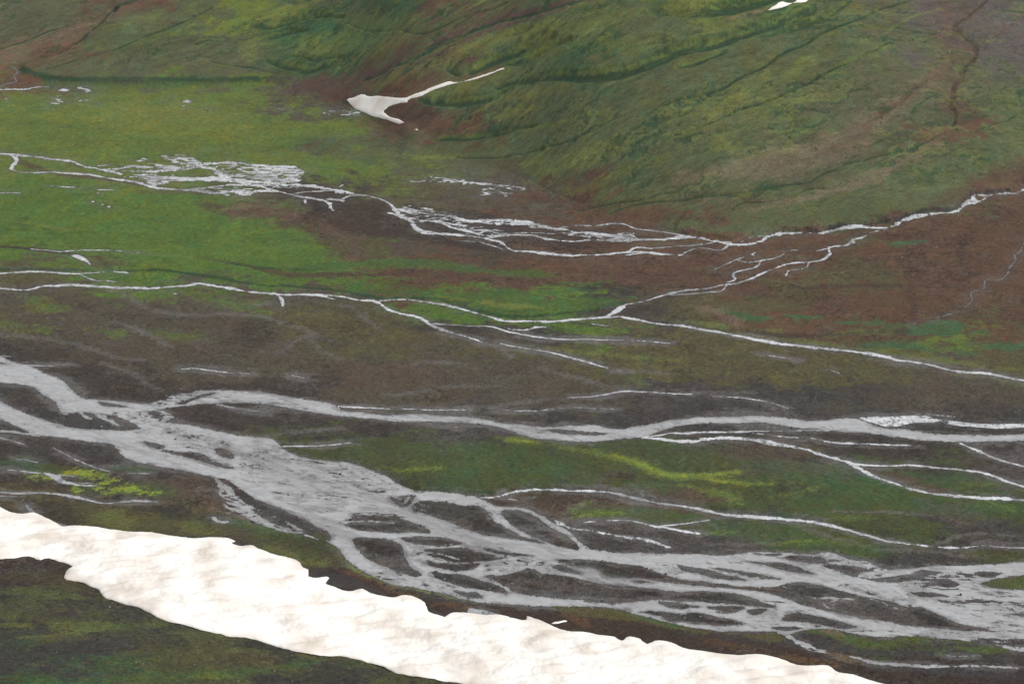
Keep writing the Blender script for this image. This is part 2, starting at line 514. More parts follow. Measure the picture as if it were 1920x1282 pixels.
# shallow reaches where stones break the surface
R.speckle(0.75, 'G', [830,405, 960,362, 1090,342, 1150,345, 1060,385, 960,418])
R.speckle(1.0, 'G', [640,470, 830,455, 980,470, 1010,520, 1010,560, 860,575, 760,570, 800,540, 700,490])
R.speckle(0.9, 'G', [990,610, 1150,595, 1290,640, 1200,665, 1080,660, 1000,645])
R.speckle(1.25, 'G', [1360,700, 1440,700, 1500,760, 1430,810, 1370,790], ang=-1.0)
R.speckle(1.75, 'G', [1440,620, 1920,740, 1920,1000, 1600,960, 1480,860], st=5, ang=-.2)
R.speckle(1.35, 'H', [0,760, 200,800, 330,880, 240,905, 60,870, -60,830], st=3, ang=-.2)
R.speckle(0.55, 'J', [1195,30, 1290,100, 1400,195, 1560,275, 1700,345, 1780,380, 1600,355, 1400,280, 1250,210], st=2.5, ang=-.5)
R.speckle(0.9, 'K', [160,600, 260,560, 480,600, 640,650, 800,690, 780,745, 560,690, 300,640], st=2, ang=-.3)
R.speckle(1.05, 'K', [480,520, 620,545, 780,560, 950,560, 1100,545, 1180,525, 900,510, 700,525, 560,520], st=2.5)
R.speckle(0.9, 'K', [60,235, 260,240, 330,262, 200,262, 60,262], st=3)
R.speckle(0.75, 'K', [380,415, 560,412, 700,425, 560,440, 520,500, 640,520, 500,525, 420,460], st=2.5)
R.speckle(1.2, 'K', [700,600, 820,590, 1000,560, 1160,530, 1300,560, 1200,600, 900,640], st=3)
R.speckle(1.0, 'L', [360,780, 560,740, 700,790, 900,850, 1080,900, 900,900, 600,860, 380,860], st=2.5)
R.speckle(0.75, 'L', [840,470, 1060,525, 1150,560, 1040,610, 900,560, 780,530], st=2)
R.speckle(0.6, 'L', [1330,580, 1500,570, 1640,600, 1640,660, 1500,680, 1300,660], st=4, ang=-.15)
R.speckle(1.3, 'L', [1200,650, 1920,660, 3300,670, 3300,800, 1700,790, 1400,720], st=4, ang=-.15)
R.speckle(1.15, 'L', [1100,870, 1500,890, 1920,900, 1920,980, 1500,945, 1150,930], st=5)
R.speckle(1.4, 'L', [880,650, 1060,690, 1300,770, 1280,780, 1040,710, 860,660], st=2)
R.speckle(1.2, 'K', [1700,545, 1800,560, 1920,600, 1920,540, 1800,535], st=2)
R.d += (0.45 * N(T_MID, WX, WY, 0.7, off=9) + 0.45 * N(T_ROUGH, WX, WY, 0.8, 1.57, 2.0, 19)) * (R.d > -4)
fr = 0.7 * N(T_FINE, WX, WY, 0.45, 1.2, 1.6, 20) + 0.7 * N(T_ROUGH, WX, WY, 0.6, -0.4, 1.6, 20)
R.d -= sstep(7, 0, R.d) * (R.d > 0) * np.clip(fr - 0.8, 0, 2) * 2.6
R.d += sstep(-5, 0, R.d) * (R.d < 0) * np.clip(fr - 1.1, 0, 2) * 2.2
R.close()

def S(name='stream', kind='bright'):
    return Body(name, kind)

# --- side arms of the river in the gravel plain
S().add('I', [990,492, 1080,484, 1200,483, 1320,478, 1390,484, 1420,497, 1500,508, 1600,520, 1700,526, 1920,526, 3300,515, 3300,545, 1920,548, 1750,551, 1650,545, 1560,538, 1480,528, 1380,520, 1280,523, 1230,535, 1150,540, 1080,522]
    ).speckle(0.45, 'I', [1000,480, 1400,470, 1480,520, 1250,540, 1050,530]).line([.8, .8], 'I', [1310,470, 1400,476, 1460,482, 1530,489]).close()
S().line([1.6, 2.2, 1.5], 'H', [1700,598, 1780,590, 1850,578], 'I', [0,580, 120,575, 300,570, 500,565, 700,560, 820,560], rough=.7).close()
S().line([2, 3.4, 3.0, 4.0, 3.0, 2.2, 2.2], 'H', [1700,602, 1800,610], 'I', [-20,624, 60,625, 150,610, 250,605, 350,610, 450,625, 560,645, 660,660, 760,688, 850,715, 930,740, 1000,775, 1080,815, 1180,852, 1280,885, 1400,910, 1550,930, 1680,940, 1800,945, 1920,955, 3300,975], rough=.8
    ).speckle(1.3, 'I', [0,560, 400,560, 1000,720, 1000,800, 400,640, 0,640]).line([2, 2.6, 2.4], 'I', [935,745, 1050,755, 1180,755, 1260,752, 1380,762, 1480,772, 1600,785, 1680,795, 1750,815, 1820,845, 1880,865, 1920,878, 3300,930], rough=.6).close()
S().line([.9, 1.6, 2.2, 1.6, .8], 'I', [390,578, 500,590, 620,600, 760,607, 830,625, 940,632, 1060,637, 1200,640, 1330,645], rough=1).close()
S().line([1.4, 1.9, 2], 'I', [1560,632, 1650,670, 1730,705, 1830,738, 1920,760, 3300,800], rough=.8).close()
S().line([1.6, 2.6, 2.6, 3.2, 2.2, 1.6, 1.2], 'H', [790,937, 880,930, 960,905, 1050,893, 1180,893, 1300,900, 1400,903, 1500,912, 1600,930, 1700,950, 1800,970], 'I', [0,985, 100,1000, 200,1020, 320,1035, 440,1045, 600,1060, 760,1080, 880,1110, 980,1140],
    'L', [1080,385, 1140,405, 1220,412, 1300,420, 1420,430, 1520,435, 1620,430, 1680,422, 1760,430, 1840,435, 1920,437, 3300,445], rough=.8
    ).line([1, .8], 'K', [940,155, 980,162, 1050,160, 1090,145]).close()
S().line([1.5, 2.2, 4.0, 2.6, .8], 'K', [1205,282, 1260,315, 1310,332, 1380,338, 1440,352, 1520,365, 1620,378, 1700,390, 1760,405, 1840,432], rough=1).speckle(.9, 'K', [1280,320, 1400,320, 1540,360, 1480,390, 1320,360]).close()
S().line([1.1, 1.6, 2.2, 1.5], 'K', [1340,298, 1440,290, 1520,285, 1620,285, 1700,300, 1760,315, 1830,322, 1920,340], 'L', [90,350], rough=.8).line([2, 1.6, .8], 'K', [1770,318, 1850,308], 'L', [0,300, 100,285, 180,268]).close()
S('stream', 'grey').line([3, 5, 4, 3, 4, 2.6, 3, 2.5], 'L', [555,912, 600,935, 660,970, 720,1000, 800,1018, 880,1030, 960,1045, 1040,1070, 1100,1085, 1190,1088, 1280,1095, 1450,1100, 1650,1095, 1800,1100, 1920,1108, 3300,1130], rough=1
    ).speckle(.5, 'L', [640,990, 720,1020, 860,1050, 1000,1070, 1000,1040, 800,1000, 700,970]).speckle(.7, 'L', [1180,1080, 1500,1080, 1920,1090, 1920,1130, 1400,1125]).close()
S('stream', 'grey').line([1, 1.2, .7], 'L', [1480,1035, 1560,1040, 1640,1035], rough=1).close()
S().line([1.2, 1.8, 1.0, 1.5, .8], 'H', [1270,376, 1400,368, 1500,355, 1590,340, 1700,345, 1800,350], 'I', [0,355, 60,358]).line([.7, 1.2, .8], 'I', [170,372, 260,375, 380,385, 480,402, 590,435]).close()
S().line([2.0, 2.0, .8], 'H', [-10,425, 100,430, 200,434, 270,435]).line([.9, 1.4, .8], 'H', [340,434, 440,440, 560,443, 700,440], rough=.8).line([.8, 1.4, 1.2, .7], 'H', [860,445, 1000,450, 1100,453, 1200,440, 1330,432, 1450,437, 1530,440], rough=.7).close()
S().line([.6, 1.4, 1.3, .7], 'G', [1020,215, 1100,211, 1180,222, 1280,235, 1400,243]).line([.6, .9], 'G', [1640,250, 1710,266]).close()
S('stream', 'grey').line([1.6, 1.2, .7], 'G', [110,195, 260,200, 400,192]).line([1.2, .6], 'G', [-40,140, 20,143, 60,147]).close()
S().line([.7, 1.2, .8], 'H', [220,500, 360,510, 520,525, 650,543]).close()
S().line([1.3, 1.8, 1.4], 'G', [1600,652, 1700,650, 1800,648], 'H', [0,638, 50,634]).close()
# --- left foreground, gravel and moss above the snow
S('stream', 'grey').line([1.6, 1.0], 'G', [-200,590, 0,605, 60,620, 140,640], rough=.8).line([.8, 1.1, .8], 'G', [300,660, 360,690, 440,730, 520,760, 620,790], rough=1, gaps=.5).close()
S('stream', 'grey').line([2, 1.8, 2.6, 4.5, 3, 1.2], 'G', [-900,770, 0,780, 80,785, 180,795, 260,800, 310,820, 340,842, 400,855, 460,866, 545,869], rough=.7).line([1, .7], 'G', [420,852, 520,855]).line([1, .6], 'G', [330,810, 415,816]).close()
S('stream', 'grey').line([1, 1.6], 'G', [90,722, 150,726, 210,738]).line([1.1, 1.5, .8], 'G', [715,797, 780,800, 850,806]).line([.7, .7], 'G', [600,757, 700,757]).close()
S('stream', 'grey').line([2.2, 2.2, 1.8, 3.4, 1.8, 3, 1.4], 'G', [-900,890, 0,908, 100,915, 200,912, 300,918, 380,928, 450,942, 520,958, 580,970, 640,966, 720,957, 800,956, 885,963], rough=.6).line([2, 1], 'G', [-200,925, 0,930, 95,931]).close()
S('stream', 'dark').line([1.5, 2.2, 1.5, 3], 'G', [125,945, 155,985, 175,1012, 200,1040, 260,1060, 320,1082, 365,1102], rough=1).close()
S('pond', 'grey').add('G', [1188,1046, 1215,1048, 1226,1066, 1290,1075, 1282,1084, 1220,1079, 1195,1066]).close()
S('pond', 'grey').add('s', [1515,605, 1530,575, 1600,582, 1660,590, 1720,610, 1800,630, 1860,660, 1700,690, 1560,650]).close()
# --- middle valley: two long clear streams
S().line([2.2, 2.6, 3.2, 3.0, 3.0, 2.2, 2.4, 2.6, 2.8, 2.2, 2.6, 1.6], 'D', [-900,885, 0,872, 100,880, 180,878, 220,865, 320,855, 420,850, 520,858, 640,865, 740,870, 860,872, 960,862, 1050,855, 1120,845, 1180,852, 1280,870, 1400,890, 1500,900, 1600,905, 1740,905, 1850,912],
    'E', [0,918, 100,938, 200,952, 240,975, 260,990, 340,1015, 420,1030, 470,1055, 510,1080, 560,1100, 640,1125, 720,1150, 790,1175], rough=.6
    ).line([1.4, 2.2, 1.8], 'D', [1560,905, 1585,930, 1590,970]).line([.8, 1.4, .8], 'D', [1740,907, 1820,918, 1890,932]
    ).line([1.2, 2.6, 2.8, 2.2, 1.8, 2.4, 3.2, 3.2, 3.4, 3.2, 3.0, 3.4, 2.8], 'E', [215,946, 300,940, 400,942, 500,955, 580,965, 660,985, 740,1005, 820,1025, 900,1050, 1050,1052, 1200,1055, 1320,1048, 1420,1038, 1500,1035, 1580,1033, 1640,1045, 1740,1065, 1840,1078],
    'F', [0,1083, 100,1100, 200,1115, 280,1135, 360,1150], 'I', [430,55, 520,72, 620,85, 760,95, 900,108, 1020,125, 1110,140, 1220,165, 1330,180, 1420,200, 1520,228, 1600,235, 1720,243, 1820,262, 1920,282, 3300,350], rough=.6).close()
S().line([1.2, 1.2, 1.8, 1.9, 1.6, .8], 'E', [515,1070, 620,1075, 740,1082, 850,1085, 920,1108, 1020,1130, 1120,1148, 1240,1160, 1400,1160, 1560,1165, 1700,1172, 1850,1180], rough=.5).line([.7, 1.0, 1.8, .8], 'E', [920,1092, 960,1100, 1070,1096, 1090,1088, 1150,1088], rough=1).line([.6, 1.2, .6], 'E', [1410,1075, 1470,1080, 1525,1086]).close()
S().line([.8, 1.6, 2.0, 1.6, .8], 'H', [895,72, 980,90, 1080,108, 1180,125, 1280,150, 1380,178, 1460,200, 1540,220, 1600,228], rough=.6).close()
S().line([.8, 1.3, 1.2], 'I', [435,127, 500,140, 560,148, 630,160]).line([1, .8], 'I', [835,220, 880,238]).close()
S().line([1.5, 2.2, 2.2, 1.8, 1.6, 1.2], 'D', [-900,800, 0,788, 100,780, 200,775, 300,780, 420,788, 520,786, 620,778, 720,785], rough=.6).line([.8, 1.4, .8], 'D', [445,792, 500,812, 550,828, 580,825, 650,836]).close()
S().line([.7, 1.0, 1.0, .6], 'D', [170,650, 260,658, 340,666, 420,660, 520,658, 620,660, 720,670, 815,681], rough=.5).close()
S('pond').add('D', [395,687, 440,683, 490,710, 515,742, 470,720, 430,703]).close()
S('pond').add('D', [968,898, 990,899, 1006,909, 985,907]).close()
S().line([.7, 1.3, 1.3, .8], 'D', [275,296, 360,303, 440,310, 520,316, 640,320], rough=1).close()
S().line([1.2, 1.4, .7], 'D', [-200,340, 0,337, 90,333, 125,338], rough=.6).close()
for a in (('D', [540,338, 552,334, 562,338, 550,342]), ('D', [512,384, 522,379, 533,385, 522,389]), ('D', [600,413, 612,409, 624,414, 612,418]), ('D', [566,400, 578,397, 586,402, 575,404]),
          ('D', [1706,374, 1724,372, 1725,388, 1718,398, 1710,388])):
    S('pond').add(*a).close()
# --- upper braided stream, left
S().line([1.4, 2.0, 2.2, 1.8, 2.6, 2.4, 3.2], 'D', [-900,105, 0,118, 60,120, 100,125, 160,130, 250,142, 340,152, 420,163, 460,180, 520,195, 600,210, 680,232], rough=.7
    ).line([2.0, 3.2, 2.4, 1.8, 2.2, 2.2, 2.0, 2.4, 2.4], 'D', [60,122, 88,140, 97,160, 72,182, 62,200, 90,212, 180,220, 300,218, 420,228, 500,233, 560,245, 650,258, 750,272, 820,290, 900,310, 1000,318], rough=.5
    ).line([1.6, 3.0, 3.4, 3.0, 2.4], 'D', [560,205, 640,202, 760,190, 900,195, 1000,190, 1160,175, 1300,165, 1450,180, 1650,190], rough=1.2
    ).line([1.6, 2.6, 2.6, 3.4, 3.4, 3.6], 'D', [600,208, 760,215, 900,212, 1000,205, 1130,195, 1200,205, 1250,240, 1350,265, 1500,280, 1650,295, 1750,302, 1830,312, 1920,330], rough=1.2
    ).line([1.2, 2.2, 2.2, 2.4, 2.0], 'D', [640,250, 800,245, 960,250, 1100,258, 1250,250, 1400,270], rough=1.2
    ).line([1.2, 2.4, 2.6, 2.4], 'D', [870,282, 960,265, 1060,268, 1160,262, 1280,268, 1420,275, 1600,292], rough=1.2
    ).line([2.0, 2.4, 2.0, 1.8, 2.0, 2.0, 1.8], 'D', [900,305, 1000,318, 1100,315, 1200,300, 1330,290, 1450,297, 1560,325, 1680,355, 1800,375, 1850,392, 1860,420, 1880,440], rough=.8
    ).line([1.6, 2.2, 2.8, 1.8], 'D', [1000,320, 1130,325, 1240,338, 1300,325, 1400,340, 1440,326, 1560,328], rough=1.2
    ).line([1.4, 1.6, 1.2], 'D', [1640,342, 1720,330, 1820,328, 1920,322]).line([.8, 2.4, 2.4], 'D', [1820,376, 1880,372, 1930,380], rough=1
    ).line([.8, .9], 'D', [550,182, 615,178]).line([1, 1.4, 1.2], 'D', [1470,293, 1560,300, 1500,318], rough=1
    ).braid(.35, 'D', [885,125, 960,112, 1060,125, 1110,148, 1180,170, 1300,165, 1420,180, 1500,188, 1650,190, 1705,225, 1695,262, 1600,285, 1500,275, 1400,258, 1340,262, 1240,250, 1220,215, 1140,195, 1000,170, 930,152], cell=.35, off=1
    ).braid(.75, 'D', [1420,195, 1520,188, 1650,192, 1700,225, 1690,265, 1580,280, 1470,262, 1400,245], cell=.3, off=2
    ).braid(.2, 'D', [765,152, 800,136, 850,148, 900,172, 1000,180, 960,200, 860,180], cell=.3, off=3
    ).braid(.1, 'D', [760,240, 1000,240, 1200,245, 1400,262, 1600,285, 1760,300, 1640,310, 1300,280, 1000,270, 860,290], cell=.35, off=4
    ).braid(-.1, 'D', [1000,312, 1200,300, 1420,330, 1400,350, 1260,350, 1120,335], cell=.35, off=5
    ).line([1.6, 2.4, 2.2, 2.8, 4.2, 3.0, 2.0, 2.0, 2.2, 2.0, 1.9, 1.8], 'E', [0,322, 40,335, 100,350, 180,360, 240,380, 280,405, 310,440, 340,470, 400,500, 410,525, 440,545, 540,560, 640,570, 740,580, 840,600, 900,615, 930,640, 960,658, 1050,665, 1180,680, 1300,688, 1420,685, 1560,675, 1680,668, 1800,680, 1920,685], rough=.6
    ).line([2, 2.6, 1.6], 'E', [0,376, 40,355, 110,352]).line([1.4, .8], 'E', [-8,302, 8,290]).line([2.6, 1.6], 'E', [270,448, 300,455, 340,480]
    ).line([2.0, 2.4, 2.6, 2.6, 3.0, 3.4, 3.4, 3.0], 'E', [300,425, 400,440, 480,450, 560,460, 640,475, 720,495, 800,490, 920,490, 1000,500, 1080,505, 1160,530, 1240,540, 1300,555, 1400,560, 1480,575, 1560,585, 1660,598, 1780,600, 1920,585], rough=1.0
    ).line([2, 2.2, 2.2, 2.4, 2, 1.8, 1.6, 1.6], 'E', [340,470, 440,490, 560,505, 640,535, 700,550, 800,575, 900,575, 980,570, 1080,575, 1160,595, 1300,608, 1420,600, 1560,605, 1660,600], rough=.8
    ).line([1.2, 1.4, 1], 'E', [410,480, 520,490, 620,510, 740,525, 770,530], rough=1).line([1.2, 2, 1.6], 'E', [720,550, 820,545, 870,560, 960,570], rough=1).line([1.4, 1.6], 'E', [740,580, 820,590, 900,577]
    ).line([1, 1.2, 1], 'E', [960,560, 1100,560, 1200,565, 1260,560], rough=1).line([1, 1.4, 1.2, 1.6, 1.4], 'E', [1235,532, 1300,521, 1420,520, 1600,515, 1650,535, 1740,545, 1840,560, 1920,573], rough=.7
    ).line([1, 1.6, 1.6], 'E', [1500,575, 1580,570, 1640,578, 1670,598]
    ).braid(.2, 'E', [330,435, 450,405, 560,440, 680,470, 720,490, 640,500, 500,500, 400,490], cell=.28, off=6
    ).braid(.15, 'E', [740,488, 920,486, 1080,500, 1180,530, 1300,540, 1420,555, 1520,575, 1660,575, 1660,605, 1520,600, 1400,590, 1280,580, 1180,545, 1060,540, 960,520, 860,510], cell=.26, off=7
    ).braid(-.3, 'E', [400,450, 640,480, 760,520, 960,550, 900,580, 760,570, 560,510], cell=.3, off=8
    ).line([.6, 1.2, 1.0], 'E', [775,610, 840,630, 905,652]).line([.5, .8, .5], 'E', [665,605, 710,606, 752,611]
    ).line([1, 1.4, 1], 'E', [1600,686, 1740,673, 1830,682]).line([1, 1.4, 1.6, 1.2], 'E', [1612,674, 1640,650, 1740,650, 1840,640, 1920,632], 'F', [40,633, 80,628, 180,612]
    ).line([2.2, 2.4, 2.2, 2.6, 2.0, 1.8, 2.0, 4.0, 2.6, 3.4, 2.6, 2.2, 3.6, 2.2, 1.8, 2, 2], 'F', [0,584, 80,587, 160,602, 240,615, 300,622, 380,622, 440,610, 480,585, 540,570, 620,565, 700,562, 780,565, 830,550, 900,535, 980,525, 1060,532, 1140,532, 1200,520, 1240,490, 1300,470, 1380,457, 1460,452, 1540,440, 1570,420, 1600,395, 1640,375, 1635,352, 1700,352, 1780,340, 1900,328, 1930,308, 2100,240, 2400,150], rough=.9
    ).line([1.4, 1.4, 1.4, 2], 'F', [0,678, 60,650, 140,645, 200,658, 240,645, 255,622]).line([.6, .9, .7], 'F', [330,610, 380,590, 450,580, 490,578], rough=1).line([1.4, .8], 'F', [1640,395, 1690,375, 1720,350], rough=1
    ).line([1.2, 1.6, 2.2, 1.4, 1.6, 2, 1.6, 1.6, 1.8, 2, 2.4, 2.0], 'F', [1150,540, 1060,560, 1000,590, 955,603, 930,625, 860,635, 820,645, 830,680, 800,705, 720,722, 640,725, 560,745, 480,775, 400,810, 320,840, 220,855, 160,870, 80,880, 0,888], 'E', [1840,905, 1760,930, 1660,955, 1580,970, 1540,1000, 1500,1030], rough=.7
    ).add('F', [940,625, 945,600, 960,590, 975,618]).line([1.2, 1.6, 1.2], 'F', [250,850, 230,880, 140,895, 0,908, -70,912]).line([1, .6], 'F', [820,647, 755,662]
    ).line([2, 1.6], 'E', [1590,975, 1570,992, 1525,1018]
    ).line([1, 1.8, 1.4, 1.8, 1], 'F', [600,658, 560,685, 500,705, 440,717, 380,725, 310,715], rough=.9).line([.5, .6, .5], 'F', [590,660, 640,656, 690,656], rough=.6
    ).line([1, 1.3, 1.2, 1.4, 1], 'F', [440,720, 430,738, 340,770, 290,785, 285,805, 300,820, 250,838], rough=.8).line([.7, 1.2, 1.4], 'F', [350,695, 280,720, 180,765], rough=.8).line([.5, .6], 'F', [400,690, 392,678, 410,668]
    ).line([.6, 1.2, .9, 1.2], 'F', [712,722, 700,752, 640,765, 595,770, 580,802], rough=1).close()
S('stream', 'dim').line([.9, 1.0, 1.1, 1.2, 1.0, 1.2, .6], 'F', [2100,520, 1930,600, 1912,640, 1900,665, 1865,690, 1875,710, 1840,750, 1830,785, 1790,825, 1700,830, 1695,875, 1620,900, 1630,940, 1610,960, 1570,995, 1500,1020, 1400,1050, 1295,1075], rough=.7, gaps=.35).close()
S().braid(.25, 'E', [440,258, 540,243, 660,265, 760,276, 860,283, 960,293, 1035,318, 990,325, 940,352, 860,337, 785,345, 800,315, 720,292, 600,274, 520,272], cell=.3, off=11).line([.6, 1.2, .6], 'E', [460,258, 540,250, 640,264, 760,279, 900,292], rough=1).line([.5, .7, .5], 'E', [385,270, 460,271, 560,272]).close()
# --- far left: melt pools on the moss and the hill brook
S().line([1.4, 1.4, 1.6, 1.6, .8], 'p', [-800,260, 0,230, 200,222, 420,218, 500,195, 640,186, 770,188], rough=.8).close()
S('stream', 'dim').line([.8, 1.3, 1.0, 1.3, 1.2], 'A', [60,372, 85,388, 102,408, 78,428, 92,458, 40,475, 0,487, -900,540], rough=.8).line([.5, .7, .7, .8, .5], 'A', [640,62, 570,130, 490,195, 440,240, 400,262, 340,298, 230,330], rough=.8, gaps=.5).close()
S('pond').add('p', [860,243, 940,213, 1045,226, 1010,256, 940,252]).close()
S('pond').add('p', [1145,197, 1210,188, 1280,212, 1370,237, 1290,242, 1240,224, 1180,219]).close()
S('pond').add('q', [485,395, 540,355, 620,336, 740,375, 670,405, 560,399]).close()
for a in (('q', [205,287, 250,277, 300,287, 250,296]), ('q', [485,470, 540,452, 568,468, 530,480]), ('q', [590,520, 650,508, 672,520, 620,530]), ('q', [995,530, 1060,510, 1040,540]), ('q', [1105,517, 1140,503, 1165,520, 1130,530]),
          ('q', [130,355, 150,347, 165,356, 148,365]), ('p', [70,360, 95,352, 120,360, 95,370]), ('p', [1175,400, 1210,388, 1225,402, 1195,410]), ('p', [740,432, 820,424, 910,436, 880,450, 820,444]), ('p', [1420,440, 1445,434, 1465,441, 1440,447])):
    S('pond').add(*a).close()
S('pond').braid(-.45, 'p', [740,360, 900,330, 1100,345, 1310,385, 1300,410, 1150,400, 950,430, 740,440], cell=.25, off=13).close()
S('pond').braid(-.5, 'p', [1120,265, 1250,255, 1390,255, 1410,295, 1310,285], cell=.25, off=14).close()
S().line([.6, .9, .5], 'A', [1535,606, 1570,612, 1602,617], rough=1).close()
S('pond').braid(.0, 'r', [180,470, 260,455, 340,460, 470,470, 470,500, 330,510, 240,495], cell=.22, off=15).add('r', [115,487, 135,483, 150,494, 135,500]).add('r', [165,500, 180,494, 190,510, 175,513]).close()

# ------------------------------------------------------------------ SNOW fields (signed distance)
SNOW_MAIN, snow_main = polygon(P('J', [-1240,125, -900,170, 0,210, 70,238, 130,245, 190,240, 260,270, 320,300, 360,318, 400,310, 470,312, 560,322, 700,345, 850,352, 960,370, 1080,383, 1220,380, 1290,385, 1328,402, 1300,408, 1340,425, 1430,430, 1450,442, 1480,452, 1560,480, 1640,495, 1690,520, 1700,545, 1735,560, 1728,595, 1760,603, 1850,606, 1825,632],
    'K', [-40,652, 0,672, 60,680, 120,665, 160,688, 230,706, 300,715, 340,703, 430,718, 470,745, 490,795, 550,820, 580,830, 610,810, 700,805, 800,815, 900,820, 990,840, 1040,845, 1045,825, 1080,835, 1160,865, 1220,890, 1300,910, 1360,910, 1440,925, 1540,940, 1580,960, 1600,940, 1680,950, 1720,980, 1760,960, 1840,965, 1900,990],
    'L', [0,1000, 100,1018, 200,1035, 320,1042, 440,1040, 540,1060, 640,1095, 720,1100, 840,1110, 860,1130, 960,1150, 1060,1185, 1120,1200, 1400,1290, 1900,1420],
    'K', [1400,1480, 1000,1270, 720,1205, 560,1190, 420,1170, 300,1140, 240,1105, 160,1080, 60,1055],
    'J', [1920,1040, 1780,1035, 1640,1010, 1520,970, 1440,945, 1350,930, 1230,905, 1120,880, 1060,860, 960,845, 860,820, 800,790, 700,760, 600,735, 580,725, 560,690, 500,660, 430,635, 360,615, 370,575, 410,550, 380,530, 330,515, 250,500, 230,508, 190,495, 150,490, 80,500, 0,505, -900,500, -1240,480]), pad=30)
SNOW_Y, snow_y = polygon(P('r', [335,375, 400,350, 500,330, 510,340, 600,340, 720,348, 870,355, 930,330, 1010,300, 1100,262, 1180,232, 1270,208, 1300,215, 1420,198, 1560,150, 1660,118, 1740,85, 1765,88, 1700,115, 1560,168, 1420,204, 1300,227, 1220,250, 1100,290, 1020,335, 960,355, 890,378, 885,400, 820,402, 760,415, 710,435, 670,470, 670,490, 720,525, 800,550, 850,575, 845,583, 760,575, 690,550, 600,530, 540,510, 480,480, 420,455, 380,420]))
SNOW_TOP, snow_top = polygon(P('C', [478,62, 520,32, 560,12, 590,22, 640,12, 655,-30, 720,-60, 760,-80, 720,-20, 690,15, 640,18, 560,46]))
SNOW_BIT, snow_bit = polygon(P('K', [1180,860, 1215,854, 1270,849, 1266,853, 1235,859, 1190,865]))
SNOW_SPK, snow_spk = polygon(P('r', [952,645, 962,636, 972,637, 978,647, 965,652]))
snows = [(SNOW_MAIN, snow_main, 'main'), (SNOW_Y, snow_y, 'y'), (SNOW_TOP, snow_top, 'top'), (SNOW_BIT, snow_bit, 'bit'), (SNOW_SPK, snow_spk, 'spk')]
for i, (f, d, k) in enumerate(snows):
    x, y = WX[f.sl], WY[f.sl]
    amp = 0.2 if k == 'main' else 0.25
    low = sstep(0.0, 40, WN[f.sl] - 60) if k == 'main' else 0.0
    d = d + amp * N(T_MID, x, y, 0.6, off=4) * (1 - 0.8 * low)
    snows[i] = (f, d, k)
    np.minimum(claimed[f.sl], -d, out=claimed[f.sl])
SNOWM = np.zeros((RH, RW), dtype=np.float32)
for f, d, k in snows:
    if k != 'main':
        SNOWM[f.sl] = np.maximum(SNOWM[f.sl], sstep(-14, -3, d))
for b in bodies:
    for f, d, k in snows:
        b.d[f.sl] = np.minimum(b.d[f.sl], -d - 0.2)
WATER = np.full((RH, RW), BIG, dtype=np.float32)
for b in bodies:
    np.maximum(WATER, b.d, out=WATER)

# ------------------------------------------------------------------ RELIEF: gullies, ridges, terrace edges (metres)
DZ = np.zeros((RH, RW), dtype=np.float32)
HILL = sstep(5, 60, WD)
DOWN = math.radians(30)          # fall line of the far hill
# broad swells and fall-line ribs on the hill
NEARW = sstep(-7, -1.0, WATER)
FARW = 1 - sstep(-5, -1, WATER)
QUIET = 1 - 0.9 * SNOWM
DZ += QUIET * HILL * (1.4 * N(T_FBM, WX, WY, 1.4, DOWN, 3.0, 1) + 0.32 * N(T_BAND, WX, WY, 0.8, DOWN, 6.0, 2) + 0.08 * N(T_MID, WX, WY, 0.7, DOWN, 2.5, 3))
DZ += QUIET * HILL * 0.10 * N(T_ROUGH, WX, WY, 1.0, DOWN + 1.57, 2.0, 6)
NEARM = sstep(0, 40, WN)
DZ += NEARM * (0.7 * N(T_FBM, WX, WY, 0.8, 0.3, 1.5, 4) + 0.0)
NROUGH = NEARM * 0.16 * N(T_MID, WX, WY, 0.5, off=5)

def gully(depth, hw, *a, kx=0.6):
    f, d = stroke(P(*a), hw, pad=2, kx=kx)
    if f:
        t = np.clip(d / np.max(hw) + 0.10 * N(T_FBM, WX[f.sl], WY[f.sl], 0.4) * (d > 0), 0, 1)
        DZ[f.sl] -= depth * 0.95 * t * (1.6 - 0.6 * t) * QUIET[f.sl]

def step(h, soft, *a):
    """a terrace: everything inside the outline stands h metres higher, with a bank `soft` wide"""
    f, d = polygon(P(*a), pad=max(14, soft * 2))
    if f:
        DZ[f.sl] += h * sstep(-soft, soft, d + 0.5 * N(T_FBM, WX[f.sl], WY[f.sl], 0.4)) * FARW[f.sl]

DARK_GULLIES = [
    (7, [9, 12, 14, 9], ('B', [740,395, 850,335, 1000,280, 1100,222, 1180,190])),
    (5, [8, 11, 7], ('B', [940,360, 1060,300, 1180,245, 1280,215])),
    (6, [6, 12, 14, 12, 14, 14, 12], ('B', [880,490, 1050,445, 1200,425, 1350,420, 1500,400, 1700,350, 1850,295], 'C', [0,265, 150,240, 300,200, 400,170, 560,110, 700,60])),
    (5, [7, 12, 12, 6], ('B', [450,560, 560,575, 700,570, 850,545, 950,492])),
    (3, [4, 7, 7, 4], ('B', [530,788, 700,770, 900,730, 1090,690])),
    (4, [5, 9, 4], ('B', [660,350, 610,385, 660,420])), (3, [4, 8, 4], ('B', [920,200, 1000,175, 1070,152])),
    (3, [4, 7, 5], ('C', [-20,372, 80,350, 150,322, 240,293])), (3.5, [3, 6, 6, 6, 3], ('C', [440,215, 600,170, 700,130, 850,60, 950,0])),
    (7, [16, 18, 12], ('C', [-120,60, 0,66, 200,52, 400,25, 520,0])),
    (5, [6, 10, 10, 6], ('A', [1420,145, 1500,155, 1640,130, 1700,115, 1920,95])), (5, [5, 9, 9, 5], ('A', [1510,360, 1600,395, 1700,400, 1840,370, 1920,330])),
    (4, [5, 8, 5], ('A', [1520,235, 1620,205, 1720,190])), (3, [4, 6, 4], ('A', [1650,330, 1760,345, 1900,320])),
]
